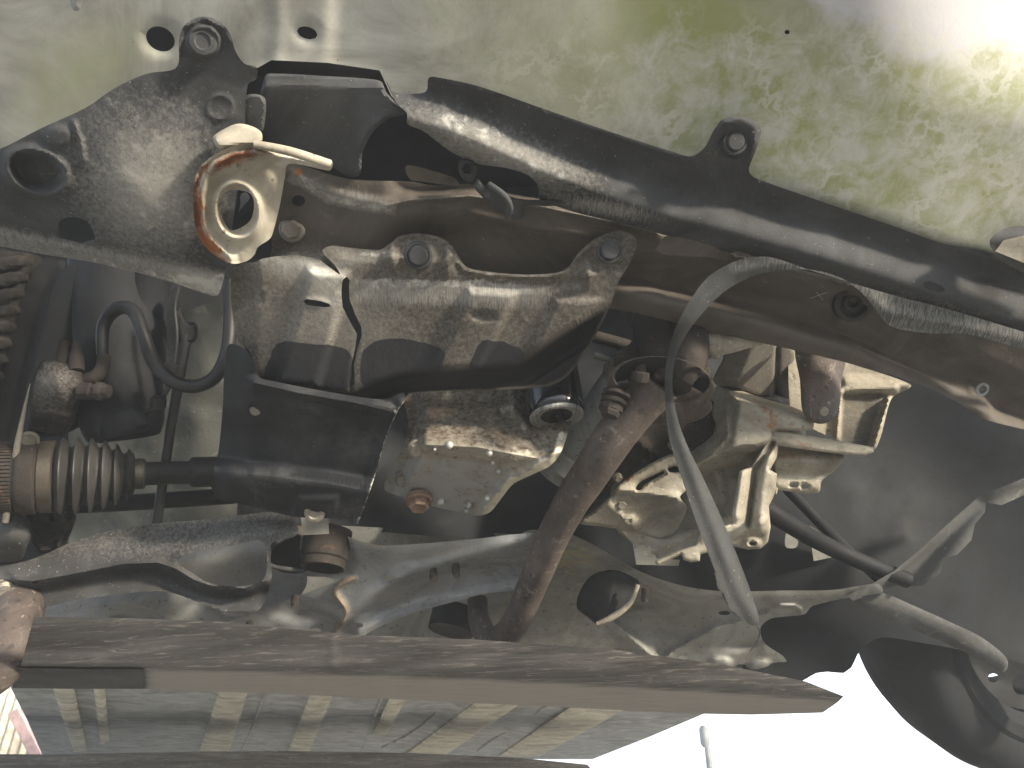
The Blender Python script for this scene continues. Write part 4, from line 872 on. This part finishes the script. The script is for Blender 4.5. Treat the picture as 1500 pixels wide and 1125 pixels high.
# ---- subframe ----------------------------------------------------------------
def d_sub(X, Y):
    d = .965 + .00055 * (Y - 780)
    d = d - .010 * g2(X, Y, 590, 800, 120, 24, -3)
    cr = [(500, 905), (540, 872), (600, 840), (680, 815), (770, 790)]
    t = sdist(X, Y, cr); d = d + .030 * ss(0, 34, t) * ss(510, 600, X) + ridge(X, Y, cr, 14, .008)
    lo = [(529, 930), (555, 915), (611, 893), (667, 878), (760, 862)]
    d = d - .016 * ss(14, 4, dist(X, Y, lo)[0])
    d = d + blob(X, Y, 432, 893, 50, 24, -.011, 5, core=.2)
    for (x, y, rx, ry, a, h) in ((588, 838, 34, 15, -22, .007), (534, 912, 32, 12, -28, .005)):
        d = d + blob(X, Y, x, y, rx, ry, h, a, core=.45)
    d = d + blob(X, Y, 465, 923, 18, 8, -.004) + .012 * ss(1.3, .8, ell(X, Y, 472, 822, 42, 26))
    d = d + ridge(X, Y, [(520, 848), (505, 850), (492, 862), (494, 872), (506, 886), (508, 898), (498, 915), (488, 932)], 5, .006)
    return d + .0012 * fnoise(X, Y, 60, 8.2)
sub = sheet('subframe', [(441, 764), (481, 762), (484, 777), (505, 784), (529, 793), (559, 799), (590, 798), (634, 795), (700, 789), (762, 782), (790, 786), (800, 830), (790, 860), (746, 866), (708, 870), (667, 881), (611, 896), (580, 908), (555, 919),
      (529, 934), (500, 960), (340, 960), (330, 920), (348, 904), (400, 886), (450, 868), (490, 852), (480, 846), (446, 842), (438, 818), (440, 790)], d_sub, m_sub, step=4.5, thick=.01, smooth=50,
      holes=[[(570 + 9 * math.cos(a), 845 + 4 * math.sin(a)) for a in np.linspace(0, 6.283, 9)[:-1]], [(525 + 8 * math.cos(a), 916 + 3.5 * math.sin(a)) for a in np.linspace(0, 6.283, 9)[:-1]],
             [(462 + 9 * math.cos(a), 923 + 3 * math.sin(a)) for a in np.linspace(0, 6.283, 9)[:-1]], [(716 + 7 * math.cos(a), 842 + 3 * math.sin(a)) for a in np.linspace(0, 6.283, 9)[:-1]]],
      masks={'dusty': lambda X, Y: .55 * g2(X, Y, 660, 805, 120, 22, -4) + .62 * ss(9, 2, dist(X, Y, [(441, 780), (484, 778), (529, 793), (559, 799)])[0]) + .35 * g2(X, Y, 560, 870, 60, 25),
             'rust': lambda X, Y: .5 * ss(6, 2, dist(X, Y, [(520, 848), (505, 850), (492, 862)])[0])}, label='silver blue painted subframe')
for (x, y) in ((635, 845), (668, 838), (432, 884), (366, 922)):
    tube('stud', [(x, y - 8, .985, 6), (x, y, .965, 6), (x + 1, y + 5, .955, 5)], m_rusty, sub, seg=10, step=20)
tube('weld_bead', [(x, y, float(d_sub(np.array([float(x)]), np.array([float(y)]))[0]), r) for x, y, r in ((522, 846, 3), (508, 850, 5), (494, 860, 4), (492, 868, 5), (500, 880, 4), (508, 892, 5), (504, 906, 4), (494, 920, 3.5), (487, 934, 3))], m_weld, sub, seg=9, step=3, wob=.5)
sl = lathe('bush_sleeve', V(472, 832, .955), cv(-.05, -.88, .5), [(.031, -.05), (.031, -.012), (.0285, -.010), (.0285, .0), (.024, .001), (.0235, -.02)], m_rusty, sub, seg=36)
lathe('bush_core', V(472, 832, .955), cv(-.05, -.88, .5), [(.0235, -.03), (.0235, -.015), (.003, -.015)], m_iron, sub, seg=24)
tube('arm_bracket', [(420, 782, .97, 8), (398, 800, .955, 4), (392, 822, .95, 3.5), (400, 830, .95, 3.5), (425, 834, .95, 3.5), (445, 836, .955, 4)], m_arm, sub, seg=10, step=6)
sheet('bracket_web', [(396, 800), (440, 775), (470, 800), (446, 838), (400, 832)], lambda X, Y: .985 + 0 * X, m_iron, sub, step=8)
sheet('tray_strap', [(441, 755), (481, 755), (482, 782), (442, 784)], lambda X, Y: .945 + 0 * X, m_sub, sub, step=7, thick=.002, curve=False, masks={'dusty': lambda X, Y: .5 + 0 * X})
tube('bleed_nut', [(408, 777, .93, 7), (424, 777, .93, 8), (440, 777, .93, 7)], m_bolt, sub, seg=6, step=30, smooth=20)
sheet('frame_panel', [(110, 800), (260, 790), (420, 780), (450, 850), (420, 890), (350, 940), (100, 940), (60, 880)],
      lambda X, Y: 1.07 - .03 * g2(X, Y, 300, 820, 110, 26, -8) - .03 * g2(X, Y, 210, 885, 80, 26) + .02 * ss(1, .7, ell(X, Y, 200, 906, 44, 15)), m_sub, step=6, thick=.004,
      masks={'dusty': lambda X, Y: .3 + 0 * X}, label='smooth grey panel seen through the control arm')
sheet('body_rail', [(40, 880), (155, 885), (160, 915), (60, 930), (30, 930)], lambda X, Y: 1.12 + .02 * fnoise(X, Y, 14, 3), m_beige, step=7, thick=.01)

# ---- rear subframe / body at the right -----------------------------------------
def d_rs(X, Y):
    d = 1.05 + .0009 * (Y - 800)
    ra = [(780, 792), (840, 792), (880, 810), (935, 845), (1000, 866), (1100, 872), (1200, 872), (1290, 860)]
    t = sdist(X, Y, ra); d = d - .03 * ss(30, 4, np.abs(t)) 
    d = d + .05 * g2(X, Y, 930, 900, 70, 36, 20) + ridge(X, Y, [(1120, 900), (1040, 925), (985, 955), (960, 980)], 9, .02) + ridge(X, Y, [(870, 895), (920, 930), (970, 975)], 12, .02)
    d = d + blob(X, Y, 1150, 897, 34, 14, .02, -4, core=.7) + blob(X, Y, 1150, 897, 26, 9, -.02, -4, core=.6)
    d = d + blob(X, Y, 1055, 970, 20, 9, .015, core=.5) + blob(X, Y, 1110, 975, 22, 8, .012, -15, core=.5) + blob(X, Y, 1080, 945, 46, 12, -.015, -6) + blob(X, Y, 1060, 890, 40, 14, -.012)
    return d + .003 * fnoise(X, Y, 60, 1.1)
rs = sheet('rear_subframe', [(760, 785), (830, 782), (858, 792), (890, 810), (940, 838), (1000, 858), (1060, 866), (1150, 865), (1220, 864), (1285, 855), (1292, 868), (1240, 876), (1190, 888), (1178, 900), (1130, 906), (1114, 920), (1120, 942), (1148, 962), (1152, 975),
      (1110, 992), (1040, 994), (960, 980), (880, 962), (760, 950), (735, 900)], d_rs, m_beige, step=5, thick=.01, smooth=50,
      holes=[[(1061 + 9 * math.cos(a), 898 + 3 * math.sin(a)) for a in np.linspace(0, 6.283, 9)[:-1]], [(1002 + 8 * math.cos(a), 963 + 3 * math.sin(a)) for a in np.linspace(0, 6.283, 9)[:-1]],
             [(852 + 8 * math.cos(a), 856 + 3 * math.sin(a)) for a in np.linspace(0, 6.283, 9)[:-1]]],
      masks={'algae_sun': lambda X, Y: .55 * g2(X, Y, 840, 815, 50, 26), 'wet_shade': lambda X, Y: .55 * g2(X, Y, 900, 880, 55, 40) }, label='pale beige rear subframe')  # darker oval in the hollow around the bracket
brk = sheet('rubber_mount_bracket', [(868, 842), (900, 835), (935, 850), (936, 860), (925, 880), (905, 898), (876, 914), (862, 905), (845, 890), (850, 865)], lambda X, Y: .99 + .03 * ss(870, 930, X), m_iron, step=6, thick=.02, edge=(6, .006), label='black bracket on the rear subframe')
tube('bracket_edge', [(934, 856, .99, 4), (924, 882, .985, 4), (900, 902, .985, 5), (874, 914, .985, 3)], m_alloy, brk, seg=8, step=8)
tube('bracket_pin', [(945, 862, .985, 5), (944, 882, .98, 5)], m_rusty, brk, seg=10)
tube('mount_bush', [(660, 925, 1.12, 34), (668, 892, 1.14, 34)], m_iron, seg=24, label='round black rubber bush behind the exhaust elbow')

sheet('hidden_tunnel', [(-60, 780), (500, 770), (1100, 800), (1150, 960), (900, 950), (500, 930), (-60, 925)], lambda X, Y: 1.32 + .0006 * (Y - 780), m_beige, step=20, thick=.01, curve=False, label='beige floor of the car behind the subframe')
# ---- dark inner spaces ----------------------------------------------------------
sheet('dark_bay_backing', [(330, 180), (800, 200), (1200, 380), (1260, 560), (1260, 760), (800, 800), (340, 760), (320, 420)], lambda X, Y: 1.30 + .04 * np.sin(X / 37) * np.sin(Y / 29) + 0 * X, m_dark, step=16, thick=.05, curve=False, label='black backing sheet standing in for the bay in deep shade')  # black sheet added behind the gaps so they read as shade
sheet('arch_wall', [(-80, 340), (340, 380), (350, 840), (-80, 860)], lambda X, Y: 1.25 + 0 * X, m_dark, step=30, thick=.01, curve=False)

# ---- right wheelhouse, seam flange, wheel ----------------------------------------
rw = sheet('right_arch_liner', [(1040, 500), (1250, 500), (1420, 560), (1620, 620), (1620, 1040), (1520, 980), (1420, 955), (1340, 940), (1290, 934), (1262, 950), (1252, 968), (1247, 978), (1236, 986), (1212, 984), (1196, 986), (1160, 1002), (1080, 985),
      (1100, 940), (1040, 900), (900, 870), (830, 800), (900, 700)], lambda X, Y: 1.20 + .0001 * (X - 1100) + .04 * np.sin(X / 90) * np.sin(Y / 80) + 0 * X, m_liner2, step=14, thick=.01,
      label='dark liner of the right wheel arch')
def d_seam(X, Y):
    return 1.10 - .02 * ss(14, 0, dist(X, Y, [(1239, 872), (1310, 838), (1347, 806), (1388, 768), (1433, 727), (1510, 698)])[0]) + .012 * np.sin(X / 17 + Y / 23)
seam = sheet('seam_flange', [(1240, 872), (1276, 856), (1310, 836), (1347, 806), (1388, 768), (1433, 728), (1510, 696), (1530, 712), (1467, 740), (1444, 736), (1443, 750), (1428, 768), (1423, 791), (1402, 813), (1382, 817), (1378, 839), (1352, 858), (1306, 859),
      (1296, 864), (1272, 872), (1250, 880)], d_seam, m_seam, step=6, thick=.006, curve=False, smooth=50, label='crumpled grey seam flange at the right')
arm2 = sheet('right_control_arm', [(1250, 872), (1290, 868), (1340, 888), (1400, 915), (1440, 935), (1475, 965), (1470, 985), (1440, 968), (1380, 940), (1320, 915), (1262, 888)], lambda X, Y: 1.12 + .01 * ss(0, 20, sdist(X, Y, [(1250, 872), (1340, 900), (1475, 970)])), m_seam, step=7, thick=.012, edge=(4, .002), label='grey right-hand control arm')
gp = sheet('gap_panel', [(1186, 770), (1196, 776), (1215, 788), (1237, 803), (1236, 812), (1216, 817), (1192, 822), (1188, 795)], lambda X, Y: 1.17 + 0 * X, m_beige, step=6, thick=.005, curve=False, label='pale panel glimpsed past the dark rod')
sheet('gap_panel', [(1150, 790), (1156, 764), (1163, 762), (1168, 770), (1168, 800), (1152, 802)], lambda X, Y: 1.17 + 0 * X, m_beige, step=5, thick=.005)
tube('right_tie_rod', [(1120, 745, 1.10, 14), (1190, 788, 1.10, 13), (1260, 822, 1.10, 12), (1330, 850, 1.1, 12)], m_dark, seg=12, label='dark tie rod in front of the right arch')
tube('right_tie_rod', [(1128, 690, 1.13, 8), (1225, 790, 1.13, 8), (1290, 850, 1.13, 8)], m_dark, seg=12)
wheel2 = bpy.data.objects.new('wheel', None); COL.objects.link(wheel2); wheel2.parent = CAR; wheel2['label'] = 'right front wheel in silhouette'
wc = V(1530, 850, 1.42); wa = cv(.25, -.1, 1)
K = 1.42 / FPX
ty2 = lathe('tyre', wc, wa, [(K*186, .05), (K*200, .075), (K*215, .08), (K*222, .076), (K*240, .082), (K*262, .075), (K*280, .05), (K*287, .02), (K*287, -.05), (K*280, -.09), (K*186, -.1)], m_tyre, wheel2, seg=96, inner=True)
sheet('rim', [(1530 + 192 * math.cos(a), 850 + 192 * math.sin(a)) for a in np.linspace(0, 6.283, 41)[:-1]], lambda X, Y: 1.40 - .05 * ss(60, 0, np.hypot(X - 1530, Y - 850)) - .03 * ss(160, 190, np.hypot(X - 1530, Y - 850)), m_tyre, wheel2, step=12, thick=.01,
      holes=[[(1455 + 8 * math.cos(a), 993 + 7 * math.sin(a)) for a in np.linspace(0, 6.283, 9)[:-1]], [(1496 + 13 * math.cos(a), 1003 + 15 * math.sin(a)) for a in np.linspace(0, 6.283, 9)[:-1]]])
bs = box_mesh('sky_block_slab', Vector((0, 2.4, CAMZ + 1.0)), [Vector((1.0, 0, 0)), Vector((0, 2.5, 0)), Vector((0, 0, .05))], m_dark, CAR, 0)  # added slab: keeps sky light out of the gaps, shades the ground
bs['label'] = 'black slab added above the engine to block the sky'
# ---- long floor pan ---------------------------------------------------------------
def d_floor(X, Y): return .31 / np.clip(.5 - (Y - 562.5) / FPX * .866, .035, 1)
def fr(X, Y, pts, w, h): return ridge(X, Y, pts, w, h) 
def d_fl(X, Y):
    s = d_floor(X, Y)
    def r(p, w, h): return ridge(X, Y, p, w, h * 1.0) * s
    return s + r([(84, 960), (92, 1010), (112, 1100)], 16, .05) + r([(138, 960), (142, 1010), (150, 1090)], 9, .035) + r([(352, 960), (340, 1020), (312, 1100)], 34, .05) \
        + r([(490, 960), (470, 1020), (436, 1104)], 26, .045) + r([(620, 960), (600, 1020), (545, 1080)], 12, .03) + r([(760, 980), (700, 1030), (610, 1100)], 22, .045) \
        + r([(920, 1000), (850, 1045), (745, 1104)], 26, .05) + r([(400, 1020), (380, 1100)], 7, -.03)
floor = sheet('floor_pan', [(18, 930), (500, 930), (800, 930), (1060, 960), (1060, 1034), (1030, 1046), (950, 1080), (868, 1112), (600, 1112), (300, 1112), (64, 1110), (40, 1055), (16, 1008)], d_fl, m_floor, step=9, thick=.01, curve=False, smooth=60,
      label='long ribbed floor pan running to the rear')
for poly in ([(70, 985), (104, 985), (128, 1100), (108, 1102)], [(134, 985), (152, 985), (160, 1085), (148, 1092)], [(330, 985), (372, 985), (336, 1100), (292, 1100)],
             [(465, 990), (500, 990), (452, 1104), (420, 1104)], [(735, 1000), (800, 1005), (650, 1108), (590, 1108)], [(880, 1005), (960, 1015), (790, 1108), (730, 1108)], [(585, 990), (612, 990), (568, 1075), (545, 1078)]):
    sheet('floor_rail', poly, lambda X, Y: d_floor(X, Y) * .925, m_beige2, floor, step=7, thick=.12, curve=False, edge=(6, .05))
for pts in ([(640, 1045, 6), (600, 1075, 5), (560, 1095, 5)], [(560, 1020, 6), (545, 1060, 6), (530, 1100, 5)], [(385, 1022, 5), (372, 1060, 5), (352, 1102, 5)], [(800, 1035, 5), (720, 1085, 5), (700, 1100, 5)]):
    tube('brake_pipe', [(x, y, float(d_floor(np.array([0.]), np.array([float(y)]))[0]) - .05, r * .35) for x, y, r in pts], m_floor, floor, seg=8)
sheet('sill_panel', [(500, 880), (560, 900), (700, 862), (760, 870), (780, 950), (700, 960), (500, 960)], lambda X, Y: 1.22 + ridge(X, Y, [(600, 905), (585, 935)], 7, .01), m_beige, step=10, thick=.01)

# ================================================================== STEEL FRAME UNDER THE CAR
BL = [(-60, 974), (30, 976), (240, 978), (480, 984), (700, 992), (900, 1002), (1100, 1014), (1260, 1026)]
def d_beam(X, Y):
    t = sdist(X, Y, BL)
    return .90 + .0001 * (X - 600) + np.where(t < 0, t * .0010, t * .0036 + t * t * .00002) + ridge(X, Y, [(486, 935), (490, 985)], 4, .004) + ridge(X, Y, [(432, 985), (424, 1015)], 4, .004) + .002 * fnoise(X, Y, 120, 3)
beam = sheet('support_beam', [(50, 903), (200, 906), (330, 911), (420, 921), (520, 930), (700, 937), (900, 952), (1060, 974), (1180, 998), (1236, 1020), (1228, 1028), (1205, 1044), (1100, 1047), (1000, 1045), (850, 1037), (700, 1030), (450, 1018), (212, 1009),
      (20, 1008), (24, 990), (30, 976), (40, 940)], d_beam, m_beam, None, step=8, thick=.02, curve=False, smooth=25,
      masks={'bright': lambda X, Y: .75 * ss(0, 6, sdist(X, Y, BL)) * ss(200, 230, X) + .38 * g2(X, Y, 800, 965, 220, 22, 4) + .45 * g2(X, Y, 147, 965, 20, 12),  # underside painted brighter as ground bounce; the ovals are scraped patches
             'mud': lambda X, Y: .5 * ss(5, 0, np.abs(sdist(X, Y, BL) + 8)) * ss(460, 60, X)})
top(beam, 'worn brown steel beam crossing under the car in the foreground', 'beam')
pl = sheet('spacer_plate', [(24, 978), (120, 980), (208, 980), (211, 984), (212, 1009), (100, 1009), (18, 1008)], lambda X, Y: d_beam(X, Y) - .012, m_arm, beam, step=8, thick=.008, curve=False)
BL2 = [(-60, 1103), (300, 1102), (560, 1104), (800, 1114), (900, 1128)]
beam2 = sheet('support_beam', [(-60, 1104), (62, 1105), (300, 1101), (420, 1100), (600, 1103), (760, 1110), (860, 1120), (880, 1140), (800, 1175), (-60, 1175)], lambda X, Y: 2.6 + .004 * (Y - 1100) + 0 * X, m_beam, None, step=12, thick=.06, curve=False)
top(beam2, 'far hazy steel beam at the bottom edge behind the ribbed floor', 'beam')

# ================================================================== FAR THINGS
def d6(X, Y): return 6.0 + 0 * X
fz = []; ff = []; nx = 480
for j, z in enumerate((.0, 2.75)):
    for i in range(nx + 1):
        x = -6.4 + 3.6 * i / nx; fz.append((x, 6.2 + .013 * math.sin(i * 3.6 / 480 / .07 * 6.2832) + (x + 6) * .1, z))
for i in range(nx): ff.append((i, i + 1, nx + 2 + i, nx + 1 + i))
me = bpy.data.meshes.new('corrugated_wall'); me.from_pydata(fz, [], ff); fo = link('corrugated_wall', me, m_fence, None, 60)
md = fo.modifiers.new('solid', 'SOLIDIFY'); md.thickness = .01
top(fo, 'cream corrugated sheet wall far away at the lower left', 'wall')
a, b = V(22, 1042, 5.2), V(58, 1112, 5.2)
st = box_mesh('pink_fascia', (a + b) / 2, [(b - a) / 2, cv(.03, .02, 0) * 1.2, Vector((0, .03, 0))], m_pink, None, .006)
top(st, 'pink sloping board against the corrugated wall', 'board')
pb = V(1036, 1095, 9); 
po = lathe('lamp_post', Vector((pb.x, pb.y, 0)), Vector((0, 0, 1)), [(.04, 0), (.035, 1), (.025, V(1036, 1064, 9).z)], m_post, None, seg=12)
top(po, 'thin grey lamp post against the white sky', 'lamp post')
lathe('lamp_head', Vector((pb.x - .02, pb.y, V(1036, 1064, 9).z)), Vector((0, 0, 1)), [(.03, -.22), (.055, -.18), (.055, -.02), (.03, .02)], m_post, po, seg=12)

# ================================================================== HAZE
HAZE = 0.032
hb = box_mesh('haze', Vector((0, 0, .75)), [Vector((905, 0, 0)), Vector((0, 905, 0)), Vector((0, 0, 2.25))], None, None)
hm_ = bpy.data.materials.new('haze_air'); hm_.use_nodes = True; hn = hm_.node_tree
for n_ in list(hn.nodes):
    if n_.type == 'BSDF_PRINCIPLED': hn.nodes.remove(n_)
pv = hn.nodes.new('ShaderNodeVolumePrincipled'); pv.inputs['Density'].default_value = HAZE
pv.inputs['Color'].default_value = (.86, .93, 1.0, 1); pv.inputs['Anisotropy'].default_value = 0.0
hn.links.new(pv.outputs[0], [n_ for n_ in hn.nodes if n_.type == 'OUTPUT_MATERIAL'][0].inputs['Volume'])
hb.data.materials.append(hm_); hb['kind'] = 'stuff'

# ---- car root at the middle of its underside
CAR.location = (0, 1.2, CAMZ + .3)
for o in list(bpy.data.objects):
    if o.parent is CAR: o.matrix_parent_inverse = Matrix.Translation(-CAR.location)
